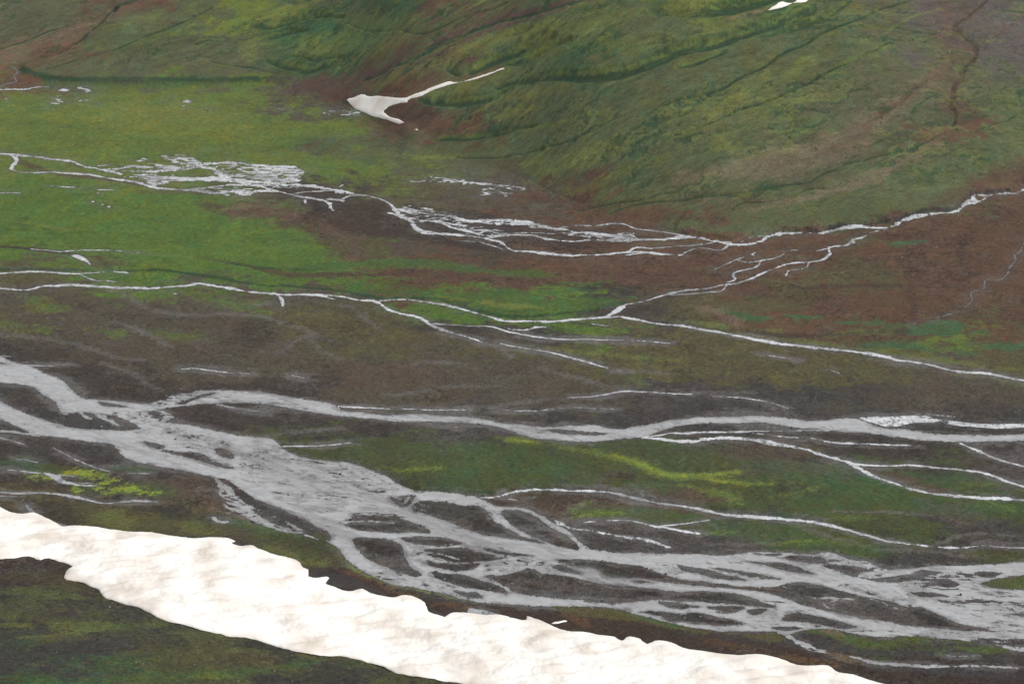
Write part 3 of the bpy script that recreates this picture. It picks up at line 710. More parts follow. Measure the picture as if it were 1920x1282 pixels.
LINES = [   # narrow erosion lines
    (2.6, [3, 5, 6, 5, 6, 5, 3], ('C', [-40,760, 60,722, 200,672, 300,617, 460,572, 600,520, 700,472, 800,412, 900,362, 1000,312, 1150,250])),
    (2.6, [3, 5, 6, 6, 6, 3], ('C', [0,560, 120,530, 240,482, 330,425, 450,372, 560,292, 700,240, 800,182, 900,140, 1000,100, 1100,52, 1260,8])),
    (2.4, [3, 5, 6, 5, 3], ('C', [1000,702, 1080,650, 1200,580, 1260,512, 1400,430, 1500,380])),
    (2.6, [3, 5, 5, 5, 5, 5, 4], ('C', [1515,725, 1530,650, 1500,600, 1520,540, 1520,480, 1560,430, 1570,380, 1640,320, 1645,270, 1580,200, 1520,150, 1560,110, 1650,50, 1720,0])),
    (1.8, [2, 4, 4, 4, 4, 3], ('C', [-60,1140, 130,1090, 280,1070, 430,1045, 600,1020, 720,1000, 780,960, 900,930, 1030,905, 1200,860, 1380,810, 1460,765])),
    (1.3, [2, 3, 3, 2], ('C', [280,1195, 300,1170, 500,1140, 600,1110, 690,1070, 800,1070, 890,1038])),
    (1.5, [2, 4, 2], ('C', [1300,700, 1280,670, 1290,640, 1350,570, 1430,525])), (1.6, [2, 4, 2], ('C', [1660,1005, 1760,970, 1860,935])),
    (1.4, [2, 3, 2], ('C', [1660,760, 1760,725, 1850,685, 1920,640])),
    (1.8, [3, 4, 4, 3], ('A', [0,275, 120,240, 250,185, 420,130])), (2.0, [3, 5, 5, 4], ('A', [230,330, 340,300, 440,240, 490,195, 570,130, 640,62, 800,0])),
    (1.6, [2, 4, 4, 3], ('B', [560,880, 900,880, 1100,830, 1250,790, 1400,735, 1480,705])), (1.6, [2, 4, 3], ('B', [1660,660, 1780,610, 1860,575, 1920,550])),
    (1.4, [2, 3, 2], ('B', [1330,1185, 1500,1150, 1700,1120, 1920,1060])), (1.5, [2, 4, 2], ('E', [1500,455, 1600,415, 1760,385, 1920,370])),
    (2.0, [4, 7, 7, 6], ('B', [130,440, 300,370, 480,290, 640,222, 800,150, 1000,95, 1200,42, 1360,0])),
    (1.0, [2, 3, 2], ('A', [1180,365, 1300,390, 1420,405, 1560,440])), (1.0, [2, 3, 2], ('A', [260,410, 400,370, 560,335])),
    (1.2, [2, 4, 3], ('A', [640,320, 800,240, 1000,160, 1200,60])), (1.2, [2, 3, 2], ('B', [0,130, 150,170, 300,160, 480,180, 560,150, 700,90, 850,50, 940,10])),
]
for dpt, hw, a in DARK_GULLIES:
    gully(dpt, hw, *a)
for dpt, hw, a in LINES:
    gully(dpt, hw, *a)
gully(2.5, [6, 18, 22, 12, 10, 7], 'r', [380,440, 520,430, 680,400, 880,370, 1100,280, 1400,200, 1760,90])

hx_ = WX + 9 * N(T_FBM, WX, WY, 0.5, off=89)
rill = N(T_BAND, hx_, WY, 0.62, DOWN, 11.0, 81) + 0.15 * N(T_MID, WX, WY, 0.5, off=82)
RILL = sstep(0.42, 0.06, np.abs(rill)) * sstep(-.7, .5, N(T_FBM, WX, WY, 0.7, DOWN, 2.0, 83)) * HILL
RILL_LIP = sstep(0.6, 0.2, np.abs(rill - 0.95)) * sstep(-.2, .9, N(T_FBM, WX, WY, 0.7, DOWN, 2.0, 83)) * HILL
DZ -= 1.0 * RILL * (1 - NEARW) * QUIET
# lobe front on the far left, terrace edges of the valley floor
step(4, 5, 'A', [110,390, 200,440, 330,468, 480,474, 640,474, 760,470, 900,476, 1100,477, 1300,474, 1500,470, 1640,466, 1700,400, 1800,250, 1900,0, 1900,-160, 800,-160, 500,180, 340,300])
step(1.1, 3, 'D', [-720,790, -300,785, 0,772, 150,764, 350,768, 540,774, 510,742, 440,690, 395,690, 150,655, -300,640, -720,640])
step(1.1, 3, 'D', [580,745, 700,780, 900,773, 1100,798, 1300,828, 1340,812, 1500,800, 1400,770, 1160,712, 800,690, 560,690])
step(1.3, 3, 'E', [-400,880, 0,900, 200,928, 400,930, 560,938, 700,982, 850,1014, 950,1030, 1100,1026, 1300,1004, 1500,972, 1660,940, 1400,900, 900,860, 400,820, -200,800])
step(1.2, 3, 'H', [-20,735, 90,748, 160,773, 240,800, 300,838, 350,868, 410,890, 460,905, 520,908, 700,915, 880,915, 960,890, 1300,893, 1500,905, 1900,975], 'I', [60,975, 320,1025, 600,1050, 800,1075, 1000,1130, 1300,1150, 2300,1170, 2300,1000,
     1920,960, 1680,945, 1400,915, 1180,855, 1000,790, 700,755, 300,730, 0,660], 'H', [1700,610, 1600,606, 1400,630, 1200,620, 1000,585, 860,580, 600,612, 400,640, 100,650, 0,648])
step(1.0, 3, 'F', [190,1000, 300,1020, 420,1050, 520,1058, 640,1050, 760,1045, 640,1020, 420,1030, 300,1005])
# banks where the right-hand stream has cut into the slope foot
step(3.0, 2, 'F', [-40,560, 150,585, 330,600, 470,560, 620,552, 780,555, 900,520, 1010,515, 1130,500, 1190,505, 1240,480, 1300,455, 1400,435, 1520,435, 1570,410, 1620,350, 1700,335, 1840,325, 1840,300, 1920,268, 2300,160, 2300,-200, 1200,0, 600,350, 0,480])
DZ += (1 - HILL) * (1 - NEARM) * 0.25 * N(T_FBM, WX, WY, 0.8, off=8)
# fine roughness fades out at the water's edge so the shoreline stays level
FINE = 0.10 * N(T_ROUGH, WX, WY, 0.8, off=7) + 0.12 * N(T_MID, WX, WY, 0.6, off=17)
SNOW_BED = DZ.copy()
DZ += FINE * (1 - NEARW) + NROUGH
DZ -= 0.22 * sstep(0.2, 2.0, WATER)

# ------------------------------------------------------------------ GROUND COVER: plant and soil colours, with shade of banks and gullies painted in
CLS = {   # main, second, third cover of each ground type (daylight colours)
    'M': ((84,100,40), (101,111,39), (73,93,47)), 'Y': ((96,105,39), (112,116,38), (84,97,42)), 'V': ((73,97,37), (91,108,37), (61,88,45)),
    'H': ((77,85,50), (86,94,48), (68,78,48)), 'B': ((80,80,54), (74,84,50), (92,84,64)), 'D': ((52,80,44), (80,94,42), (42,70,40)),
    'S': ((86,63,47), (101,76,54), (74,55,44)), 'K': ((61,54,48), (75,65,56), (53,48,45)), 'R': ((100,66,50), (84,68,48), (112,80,62)),
    'T': ((108,90,72), (88,84,56), (124,104,84)), 'G': ((71,65,61), (87,81,78), (57,53,50)), 'X': ((60,56,53), (77,73,70), (51,47,45)),
    'O': ((80,75,46), (70,62,48), (90,88,44)), 'P': ((77,68,55), (74,71,49), (88,78,68)), 'L': ((63,71,39), (74,82,38), (57,60,43)),
    'E': ((62,78,40), (60,74,46), (74,85,38)), 'N': ((55,53,46), (66,65,45), (47,46,43)), 'A': ((70,70,43), (84,84,45), (56,57,44)),
    'U': ((60,50,44), (74,58,46), (51,46,44)), 'W': ((76,68,44), (90,82,44), (60,55,44)), 'F': ((82,74,70), (76,78,54), (96,78,68)),
}
def soften(c, k=0.82):
    g = 0.3 * c[0] + 0.59 * c[1] + 0.11 * c[2]
    return tuple(g + (a - g) * k for a in c)
CLS = {a: tuple(soften(c, .95 if a in 'MYVSRE' else .85) for c in b) for a, b in CLS.items()}
KEYS = list(CLS)
ROWV = [0, 50, 100, 140, 180, 230, 280, 320, 370, 420, 470, 520, 570, 610, 650, 700, 740, 790, 850, 890, 930, 970, 1010, 1060, 1110, 1160, 1210, 1260]
GRID = """
B B S H M H D S H D H Y D H B F F
B B H H Y D D H H H H H H H B F F
B S H H B D H S H D H H H H H F F
R H B B B D S H H D H H H H B H F
M M M M M P R H H H H H H B B H H
M M Y Y M M R S H H H H H H B S H
M M M M M M H H H H H H B B B H H
M M M M M M M B P H H H B B H H H
V V V V O K O O P S H B H H H H S
V V V V V O K K S S S S H H S S S
V V V V V V V P S S S S S S S S S
O O V V V V S S S S S S S O S S S
P P P P P P O V V V K O O S S S S
O P P P P O O K K V K O S S S S O
K P P P P O O P O O O O O O O M S
K K P P P P P P P O O O O O P P O
X K K K K K P P P P G X X X P P P
X X G K K K K G X X X X X X X X X
K K X X L L L L L L L L P K K K K
K K K P X L L L L L L L L E E L G
W K K P X X L L K P P L L E E E E
W W W W X X X K K P P L L L L P L
W W W L X X K K G G G G G L L X X
U U W W W W X X X X X X X X X X L
N N A A A U U X X X X X X X X X X
A A N A A A U U U X W X X X X X X
N N A A N A A U U U U U U U L X X
N D A A A N N A A U U U U U U U U
"""
G = [r.split() for r in GRID.strip().split('\n')]
assert all(len(r) == 17 for r in G) and len(G) == len(ROWV)
TAB = np.array([[[lin(c) for c in CLS[k]] for k in r] for r in G], dtype=np.float32)     # rows, cols, 3, rgb

wu = UU + 46 * N(T_FBM, WX, WY, 0.9, off=21) + 16 * N(T_MID, WX, WY, 0.4, off=22)
wv = VV + 12 * N(T_FBM, WX, WY, 0.9, off=23) + 7 * N(T_MID, WX, WY, 0.4, off=24)
gu = np.clip(wu / 120, 0, 15.999)
gv = np.clip(np.interp(wv.ravel(), ROWV, np.arange(len(ROWV))).reshape(wv.shape), 0, len(ROWV) - 1.001)
iu = gu.astype(np.int32)
iv = gv.astype(np.int32)
edge_n = 0.16 * N(T_MID, WX, WY, 0.3, 0.0, 2.0, 61) + 0.10 * N(T_ROUGH, WX, WY, 0.5, 0.5, 2.0, 62)
au = sstep(0.25, 0.75, gu - iu + edge_n)[..., None].astype(np.float32)
av = sstep(0.25, 0.75, gv - iv + edge_n)[..., None].astype(np.float32)

def layer(k):
    t = TAB[:, :, k]
    return (t[iv, iu] * (1 - au) + t[iv, iu + 1] * au) * (1 - av) + (t[iv + 1, iu] * (1 - au) + t[iv + 1, iu + 1] * au) * av

g1_ = N(T_ROUGH, WX, WY, 0.8, off=54)
hill_n = N(T_MID, WX, WY, 0.42, DOWN, 2.4, 31)
bx_ = WX + 30 * N(T_FBM, WX, WY, 0.6, off=36)
by_ = WY + 26 * N(T_FBM, WX, WY, 0.7, off=37)
flat_n = 0.75 * N(T_MID, bx_, by_, 0.4, -0.15, 4.0, 32) + 0.6 * N(T_ROUGH, WX, WY, 0.6, 0.0, 3.0, 38)
HM = sstep(-10, 30, WD)
m1 = sstep(0.1, 1.2, hill_n * HM + flat_n * (1 - HM))[..., None] * (0.8 - 0.35 * HM[..., None])
hill_n2 = N(T_ROUGH, WX, WY, 0.7, 1.2, 1.6, 33)
flat_n2 = N(T_ROUGH, WX, WY, 0.7, 1.57, 1.8, 34)
m2 = sstep(0.4, 1.3, hill_n2 * HM + flat_n2 * (1 - HM))[..., None] * (0.8 - 0.35 * HM[..., None])
C = layer(0)
C = C + (layer(1) - C) * m1
C = C + (layer(2) - C) * m2

COLS = dict(emerald=(46,86,46), dark=(36,66,38), deep=(30,56,34), lime=(134,150,34), yel=(110,116,44), yg=(98,110,44), grn=(62,90,38), teal=(58,90,54), tan=(120,100,80),
            pink=(122,98,82), red=(104,66,50), orange=(102,74,46), rust=(62,47,40), soil=(80,58,46), dsoil=(60,47,41), gravel=(100,94,90), lgravel=(122,114,106),
            black=(44,42,41), dgrav=(62,59,58), olive=(78,74,42), brown=(86,66,54), dbrown=(50,42,36), purple=(88,78,76))

COLS = {a: soften(b, .85) for a, b in COLS.items()}

def paint(col, f, d, soft, op, nz=1.2, cell=0.6, tile=None, off=0.0, fleck=None):
    if f is None:
        return
    sl = f.sl
    x, y = WX[sl], WY[sl]
    tile = T_MID if tile is None else tile
    nz = nz * 0.9
    op = min(1.0, op * PAINT_K)
    n = N(tile, x, y, cell, off=off)
    if fleck is not None:
        ang, st = fleck
        n = N(tile, x, y, cell, ang, st, off)
    n = 0.8 * n + 0.7 * N(T_ROUGH, x, y, 0.5, 0.3, 1.8, off + 3)
    soft = soft * 0.6
    m = sstep(-soft, soft, d + nz * n)[..., None] * op
    C[sl] = C[sl] + (lin(COLS[col]).astype(np.float32) - C[sl]) * m.astype(np.float32)

def ps(col, hw, a, soft=3.0, op=0.8, nz=1.5, kx=KX, **k):
    f, d = stroke(P(*a), hw, pad=soft + 3 * nz, kx=kx)
    paint(col, f, d, soft, op, nz, **k)

def pp(col, a, soft=4.0, op=0.8, nz=2.5, **k):
    f, d = polygon(P(*a), pad=max(14, soft + 3 * nz))
    paint(col, f, d, soft, op, nz, **k)

FL = (DOWN, 3.0)
PAINT_K = 0.8
# far hill ------------------------------------------------
pp('emerald', ('A', [1440,150, 1560,160, 1700,120, 1920,110, 2050,140, 2050,330, 1920,410, 1700,430, 1560,430, 1490,360, 1450,250]), 10, .75, 8, off=1)
pp('yel', ('A', [1640,290, 1740,240, 1900,180, 2020,160, 1960,260, 1860,320, 1740,330]), 6, .6, 6, off=2)
pp('yel', ('A', [1340,310, 1400,240, 1440,200, 1450,250, 1440,310, 1460,350, 1400,360]), 4, .55, 5, off=3)
ps('yel', [4, 9, 7, 4], ('A', [1430,130, 1560,100, 1660,50, 1800,5]), 4, .75, 3)
ps('yel', [3, 6, 3], ('A', [620,190, 760,140, 860,110]), 5, .4, 4)
ps('grn', [2, 4, 2], ('A', [640,320, 760,270, 900,215, 980,190]), 4, .5, 3)
for hw, a in (([4, 16, 14, 12, 4], ('A', [-60,490, 60,420, 180,360, 340,300, 420,240])), ([10, 14, 12, 6], ('A', [300,290, 440,190, 560,120, 700,40, 820,-10]))):
    ps('red', hw, a, 7, .55, 4, off=4)
ps('tan', [10, 16, 12, 8], ('A', [-100,380, 60,300, 260,220, 460,140]), 8, .4, 6, off=5)
ps('dsoil', [1, 1.6, 1], ('A', [0,275, 120,240, 250,185, 420,130]), 1, .7, .6)
ps('dsoil', [1, 2, 2, 2, 1.4], ('A', [230,330, 340,300, 440,240, 490,195, 570,130, 640,62, 800,0]), 1.2, .7, .6)
ps('brown', [4, 9, 9, 12, 14, 12, 8, 6], ('B', [-300,520, -60,460, 130,430, 300,372, 480,292, 640,224, 800,152, 1000,97, 1200,42, 1380,0]), 3, 1.25, 2, off=6)
ps('dsoil', [1, 2, 2, 1], ('B', [200,410, 480,300, 800,160, 1000,100, 1200,48]), 1.5, .5, 1)
ps('red', [4, 7, 6, 3], ('B', [430,540, 560,470, 700,440, 860,385, 960,350]), 4, .6, 3)
pp('dsoil', ('r', [690,440, 820,410, 960,400, 1150,430, 1180,500, 1000,540, 880,560, 760,520, 690,480]), 4, .7, 3)
pp('rust', ('r', [60,370, 250,340, 330,370, 380,450, 520,520, 700,550, 850,600, 850,760, 760,800, 560,700, 420,560, 200,520]), 8, .55, 8, off=7)
pp('red', ('r', [420,560, 600,540, 760,600, 830,680, 760,720, 560,660]), 8, .5, 7, off=8)
ps('dsoil', [1.5, 2.5, 2], ('r', [800,650, 850,720, 840,800, 810,870]), 2, .6, 1)
ps('pink', [3, 6, 5, 3], ('r', [900,590, 960,640, 1020,700, 990,760, 940,810]), 3, .55, 2)
ps('brown', [2, 5, 4, 2], ('r', [880,580, 1050,560, 1250,520, 1500,440, 1700,390, 1920,300]), 3, .5, 2)
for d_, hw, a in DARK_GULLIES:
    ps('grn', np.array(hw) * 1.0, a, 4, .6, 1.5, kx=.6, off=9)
    ps('deep', np.array(hw) * .5, a, 3.0, 1.0, 1.2, kx=.6)  # dark gully floor: shade of the hollow painted in with green growth
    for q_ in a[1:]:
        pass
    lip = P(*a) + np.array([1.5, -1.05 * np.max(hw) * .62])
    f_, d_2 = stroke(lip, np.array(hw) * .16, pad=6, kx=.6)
    paint('yg', f_, d_2, 1.6, .7, 1.2, off=10)  # upper lip painted lighter, as a highlight
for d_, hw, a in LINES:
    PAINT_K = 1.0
    ps('deep', np.array(hw) * .40, a, .9, .95, .4, kx=.6)  # erosion line painted dark to deepen its shade
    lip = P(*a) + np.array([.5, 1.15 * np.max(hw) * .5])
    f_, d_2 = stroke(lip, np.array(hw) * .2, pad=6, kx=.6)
    paint('yg', f_, d_2, 1.3, .55, .8, off=10)  # pale highlight painted beside the line
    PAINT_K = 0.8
for hw, op, a in (
    ([6, 10, 10, 9, 5], .7, ('B', [540,355, 640,300, 760,255, 900,215, 1050,170, 1200,125])), ([8, 10, 6], .6, ('B', [540,525, 680,495, 820,445, 930,395])),
    ([8, 10, 5], .4, ('B', [190,485, 350,420, 520,350])), ([14, 22, 20, 14], .45, ('B', [1080,260, 1240,190, 1420,120, 1620,80])),
    ([5, 9, 5], .6, ('B', [900,655, 980,620, 1080,600])), ([4, 6, 8, 6], .55, ('B', [960,930, 1150,905, 1350,860, 1560,790, 1720,760])),
    ([4, 8, 8, 5], .5, ('B', [1070,980, 1300,930, 1500,870, 1640,815])), ([5, 8, 6, 5], .5, ('B', [1180,1040, 1330,1075, 1500,1020, 1620,950, 1800,890])),
    ([10, 14, 8], .4, ('B', [1420,240, 1650,260, 1850,190])), ([3, 3], .6, ('B', [430,885, 660,880])), ([4, 6, 3], .5, ('B', [860,560, 1000,545, 1260,480])),
    ([10, 16, 12], .45, ('B', [0,350, 150,260, 330,190])), ([10, 14, 10], .35, ('B', [20,110, 200,130, 420,90])),
    ([10, 16, 8], .5, ('C', [-60,40, 40,20, 120,0])), ([8, 10, 6], .5, ('C', [90,210, 180,170, 260,140])),
    ([14, 18, 14], .45, ('C', [-40,640, 150,590, 330,520])), ([16, 20, 12], .35, ('C', [300,560, 500,460, 700,350])), ([14, 18, 10], .3, ('C', [400,640, 620,560, 860,470])), ([8, 10, 6], .4, ('C', [200,830, 400,850, 600,830])),
):
    ps('yel', hw, a, 5, op, 7, kx=.6, tile=T_ROUGH, cell=.55, fleck=(DOWN + 1.2, 2.2), off=11)
for a in (('C', [0,742, 180,692, 285,632, 480,576, 640,524, 760,452, 900,372, 1010,318]), ('C', [600,445, 660,345, 730,312]), ('C', [560,855, 640,745, 725,690]), ('C', [860,370, 980,320, 1140,270]), ('C', [1130,200, 1250,110, 1450,45]),
          ('C', [0,298, 200,260, 420,190, 600,110]), ('B', [900,720, 1100,700, 1500,600]), ('B', [350,865, 430,880, 640,880])):
    ps('yg', [1.2, 2.6, 2.2, 1.2], a, 2, .75, 1.2, kx=.6)
ps('tan', [8, 18, 22, 26, 22, 14, 10, 8], ('C', [-20,1010, 200,955, 420,925, 620,880, 820,830, 960,770, 1050,690, 1250,560, 1380,450, 1520,340]), 9, .5, 8, kx=.6, off=12)
ps('brown', [4, 9, 10, 8, 6], ('C', [700,880, 850,820, 960,760, 1020,690, 1200,590, 1400,450, 1540,340]), 6, .5, 4, kx=.6, off=13)
ps('tan', [5, 9, 8, 9, 8, 5], ('C', [400,1195, 560,1150, 720,1120, 900,1070, 1050,1020, 1200,950, 1420,820]), 5, .55, 4, kx=.6, off=14)
ps('brown', [10, 22, 26, 22], ('C', [1510,720, 1520,560, 1560,380, 1500,180, 1540,0]), 12, .45, 9, kx=.6, off=15)
ps('purple', [14, 26, 30], ('C', [1700,480, 1800,320, 1820,160, 1860,0]), 14, .4, 10, kx=.6, off=16)
ps('dark', [2, 8, 10, 4], ('C', [1340,715, 1420,715, 1500,690, 1640,680]), 4, .55, 3, kx=.6)
ps('deep', [6, 12, 8], ('C', [1090,800, 1170,790, 1280,760]), 8, .5, 5, kx=.6)
ps('orange', [3, 8, 5], ('C', [1320,750, 1380,775, 1440,755]), 4, .5, 4, kx=.6)
ps('dsoil', [1, 2, 2, 2, 1], ('C', [1515,725, 1530,650, 1500,600, 1520,540, 1520,480, 1560,430, 1570,380, 1640,320, 1645,270, 1580,200, 1520,150, 1560,110, 1650,50, 1720,0]), 1.6, .8, .8, kx=.6)
for a in (('C', [1515,725, 1530,650, 1520,540, 1560,430, 1640,300, 1520,150, 1560,110, 1720,0]), ('C', [1000,702, 1200,580, 1400,430, 1500,380]), ('C', [1480,400, 1470,250, 1500,100, 1480,0]), ('C', [1640,250, 1760,210, 1860,120])):
    ps('red', [2, 6, 5, 2], a, 5, .3, 4, kx=.6, off=37)
ps('pink', [2, 5, 4, 2], ('C', [280,110, 380,80, 460,62, 500,50]), 3, .7, 2)
ps('teal', [3, 7, 4], ('C', [600,760, 680,720, 740,690]), 4, .6, 3, kx=.6)
ps('orange', [1, 3, 2], ('E', [1030,435, 1250,440, 1400,455]), 3, .5, 2)
PAINT_K = 1.1
# lobe front on the left: dark plants with the face's shade painted in
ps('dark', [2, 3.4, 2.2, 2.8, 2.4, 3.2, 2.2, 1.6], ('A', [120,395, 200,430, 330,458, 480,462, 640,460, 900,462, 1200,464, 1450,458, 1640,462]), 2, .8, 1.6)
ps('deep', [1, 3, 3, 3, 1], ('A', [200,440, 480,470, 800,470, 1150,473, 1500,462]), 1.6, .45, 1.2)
ps('grn', [2, 3, 3, 2], ('A', [260,480, 640,482, 1000,485, 1400,480]), 2.5, .5, 1.5)
# far plain ------------------------------------------------
pp('yg', ('A', [700,560, 1000,570, 1300,620, 1400,680, 1200,720, 800,700, 500,680, 560,600]), 9, .6, 8, off=17)
ps('yel', [4, 8, 5], ('A', [700,620, 950,620, 1100,625]), 5, .5, 4)
ps('brown', [8, 14, 10], ('A', [1560,540, 1700,500, 1900,470]), 8, .6, 6, off=18)
ps('dark', [3, 8, 10, 6], ('A', [1500,850, 1700,800, 1900,830]), 10, .3, 6)
pp('pink', ('D', [1300,390, 1480,400, 1600,440, 1920,490], 'E', [120,700, 60,720], 'D', [1800,520, 1500,470, 1280,440]), 5, .55, 6, tile=T_ROUGH, cell=.9, off=19)
pp('soil', ('D', [1200,440, 1460,420, 1640,440, 1920,460], 'E', [300,560, 200,690, 0,720], 'D', [1700,520, 1480,470]), 6, .6, 6, off=20)
pp('dsoil', ('D', [1500,318, 1900,320], 'E', [60,390, 240,385, 300,470, 420,560, 640,600, 880,640, 960,690, 700,640, 300,600, 0,540], 'D', [1800,480, 1720,400, 1560,340]), 5, .75, 4, off=21)
pp('dsoil', ('E', [340,425, 640,455, 920,480, 1160,520, 1420,545, 1700,600, 1500,630, 1100,640, 900,600, 500,550]), 5, .6, 4, off=22)
ps('soil', [2, 3, 4, 4, 3, 2], ('D', [60,108, 110,150, 300,222, 560,252, 800,285, 1000,320]), 2, .6, 1.5)
ps('soil', [2, 5, 3], ('D', [1330,335, 1200,330, 800,330]), 3, .4, 2)
ps('dsoil', [2, 3, 3.5, 2, 1], ('D', [-200,632, 0,640, 200,656, 400,678, 560,700]), 1.6, .8, .8)
ps('soil', [1, 3, 4, 3, 4], ('D', [1150,708, 1300,728, 1450,760, 1600,790, 1920,805], 'E', [200,800, 500,770]), 2.4, .7, 1.5)
ps('dark', [1.2, 1.6, 1.6, 1], ('D', [1150,712, 1400,748, 1640,766, 1925,764]), 1, .75, .5)  # these three bank lines paint edge shade along with darker plants
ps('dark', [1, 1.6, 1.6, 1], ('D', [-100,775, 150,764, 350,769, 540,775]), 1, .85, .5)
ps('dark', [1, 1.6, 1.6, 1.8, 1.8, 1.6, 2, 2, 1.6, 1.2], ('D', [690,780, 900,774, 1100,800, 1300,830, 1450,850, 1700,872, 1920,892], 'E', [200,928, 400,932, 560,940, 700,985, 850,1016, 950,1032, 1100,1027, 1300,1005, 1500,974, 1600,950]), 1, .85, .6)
ps('yg', [.8, 1.4, .8], ('D', [840,680, 1000,690, 1160,710]), 1, .7, .6)
ps('yg', [1, 2, 1], ('D', [0,488, 200,512, 400,540]), 2, .6, 1)
ps('grn', [4, 8, 7, 7, 4], ('E', [-300,760, 0,742, 250,735, 480,735, 720,765, 950,782, 1190,803]), 4, .75, 3, off=23)
pp('grn', ('E', [60,890, 300,870, 540,900, 800,890, 1000,900, 1250,940, 1640,935, 1500,968, 1300,1000, 1100,1022, 950,1025, 840,1008, 700,978, 560,935, 400,925]), 5, .75, 5, off=24)
ps('yel', [2, 4, 4, 2], ('E', [640,945, 850,965, 1000,982, 1130,990]), 4, .6, 2.5)
ps('soil', [2, 4, 5, 4, 3], ('E', [-100,800, 200,790, 500,780, 800,810, 1200,830]), 4, .6, 2.5)
ps('teal', [2, 3, 2], ('E', [1180,905, 1300,885, 1440,880]), 3, .5, 2)
for hw, a in (([2, 4, 3, 2], ('F', [200,1000, 300,1020, 420,1045, 540,1052])), ([2, 5, 3], ('F', [560,1030, 660,1038, 760,1040])), ([2, 5, 3], ('F', [860,1060, 930,1068, 990,1060])), ([2, 6, 3], ('F', [1010,1062, 1070,1070, 1130,1062])),
              ([3, 12, 14, 5], ('F', [1280,1120, 1380,1105, 1480,1090, 1580,1080])), ([2, 6, 3], ('F', [1640,1120, 1700,1115])), ([3, 9, 4], ('F', [1140,1095, 1200,1098, 1280,1085])),
              ([3, 7, 4], ('I', [1700,95, 1800,88, 1960,80])), ([2, 4, 2], ('I', [1540,130, 1600,130, 1650,132])), ([4, 7, 4], ('I', [1000,90, 1200,80, 1390,110])), ([2, 5, 2], ('F', [1180,630, 1230,620, 1370,605]))):
    ps('teal', hw, a, 3, .8, 2.2)
for hw, a in (([3, 5, 5, 4], ('F', [-60,1052, 150,1070, 300,1100, 520,1110])), ([4, 8, 8, 6], ('F', [800,1140, 1000,1120, 1200,1110])), ([5, 9, 9, 6], ('I', [700,70, 1000,110, 1300,140, 1700,200, 2100,240])), ([4, 6, 4], ('I', [300,20, 600,60, 900,80]))):
    ps('olive', hw, a, 5, .55, 4)
    ps('yg', np.array(hw) * .5, a, 4, .4, 3, off=25)
ps('pink', [2, 4, 4, 2], ('F', [60,970, 200,1010, 270,1060, 330,1110]), 4, .5, 3)
ps('dsoil', [2, 4, 3, 2], ('F', [300,1100, 500,1130, 900,1130, 1250,1110]), 3, .6, 2)
for a in (('F', [1280,870, 1600,810, 1560,640, 1600,580, 1900,545]), ('F', [600,870, 900,860, 1300,850]), ('F', [1270,880, 1300,960, 1290,1060]), ('F', [0,770, 200,790, 400,790]), ('E', [1300,770, 1500,790, 1900,770])):
    ps('dsoil', [1.5, 4, 3, 1.5], a, 4, .5, 3)
for a in (('F', [740,950, 860,940]), ('F', [160,880, 300,900, 440,880]), ('F', [1300,880, 1480,890]), ('E', [950,660, 1400,730, 1900,720]), ('E', [1400,820, 1700,800, 1920,790])):
    ps('brown', [3, 8, 3], a, 6, .5, 4)
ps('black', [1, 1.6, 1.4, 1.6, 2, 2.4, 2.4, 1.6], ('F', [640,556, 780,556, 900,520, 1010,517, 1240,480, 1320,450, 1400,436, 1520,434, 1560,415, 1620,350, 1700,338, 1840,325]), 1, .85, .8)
ps('dsoil', [2, 6, 6, 3], ('F', [1050,480, 1140,495, 1220,500, 1260,480]), 2, .6, 1.5)
ps('soil', [4, 10, 12, 8], ('F', [1380,430, 1480,400, 1620,320, 1860,200, 2000,140]), 6, .5, 4)
ps('olive', [5, 8, 5], ('F', [900,650, 980,620, 1050,600]), 5, .5, 4)
# old gravel plain in the middle ---------------------------
for hw, a in (([2, 4, 4, 4, 3, 2], ('G', [-100,15, 150,30, 300,50, 450,85, 560,120, 680,152, 800,162])), ([1.5, 3, 3, 3, 3, 3, 2], ('D', [600,878, 690,895, 760,940, 830,985, 950,1010, 1050,1022, 1250,1018, 1450,1025, 1560,1060, 1700,1100, 1800,1150, 1920,1190])),
              ([2, 3.5, 3, 2], ('H', [1270,378, 1100,392, 950,412, 800,425, 640,440])), ([2, 3, 2], ('H', [340,205, 500,180, 700,185])), ([2, 3, 2], ('H', [240,360, 420,350, 570,322, 900,310])), ([2, 3, 2], ('G', [560,180, 740,235, 840,300, 900,330])),
              ([2, 3, 2], ('G', [1560,130, 1740,40, 1780,90, 1920,160])), ([2, 3, 3, 2], ('H', [770,70, 900,110, 950,150])), ([2, 3, 2, 2], ('H', [1090,210, 1300,255, 1500,310, 1600,330])), ([1, 2.6, 1], ('H', [1590,228, 1760,232, 1840,248])),
              ([2, 4, 3, 2], ('G', [1480,600, 1600,575, 1760,560, 1920,545])), ([2, 3], ('I', [0,345, 400,350])), ([2, 4, 4, 2], ('D', [640,1060, 760,1100, 860,1150, 960,1200])), ([2, 4, 2], ('D', [1360,960, 1480,960, 1540,940])),
              ([2, 3.6, 3.6, 2], ('L', [600,280, 700,330, 850,380, 1000,420, 1100,450])), ([2, 3, 2], ('L', [850,240, 1150,245, 1400,262])), ([2, 3.4, 2], ('L', [130,405, 300,410, 560,402])), ([2, 3, 2], ('L', [1440,410, 1600,370, 1900,380])),
              ([2, 3.4, 2], ('L', [1100,450, 1400,460, 1700,490])), ([2, 3], ('K', [1230,250, 1350,190])), ([2, 4, 2], ('I', [1600,240, 1700,200])), ([1.5, 3, 3, 1.5], ('E', [0,960, 80,1000, 160,1060, 250,1130]))):
    ps('gravel', hw, a, 3, .6, 2, tile=T_ROUGH, cell=.8, off=26)
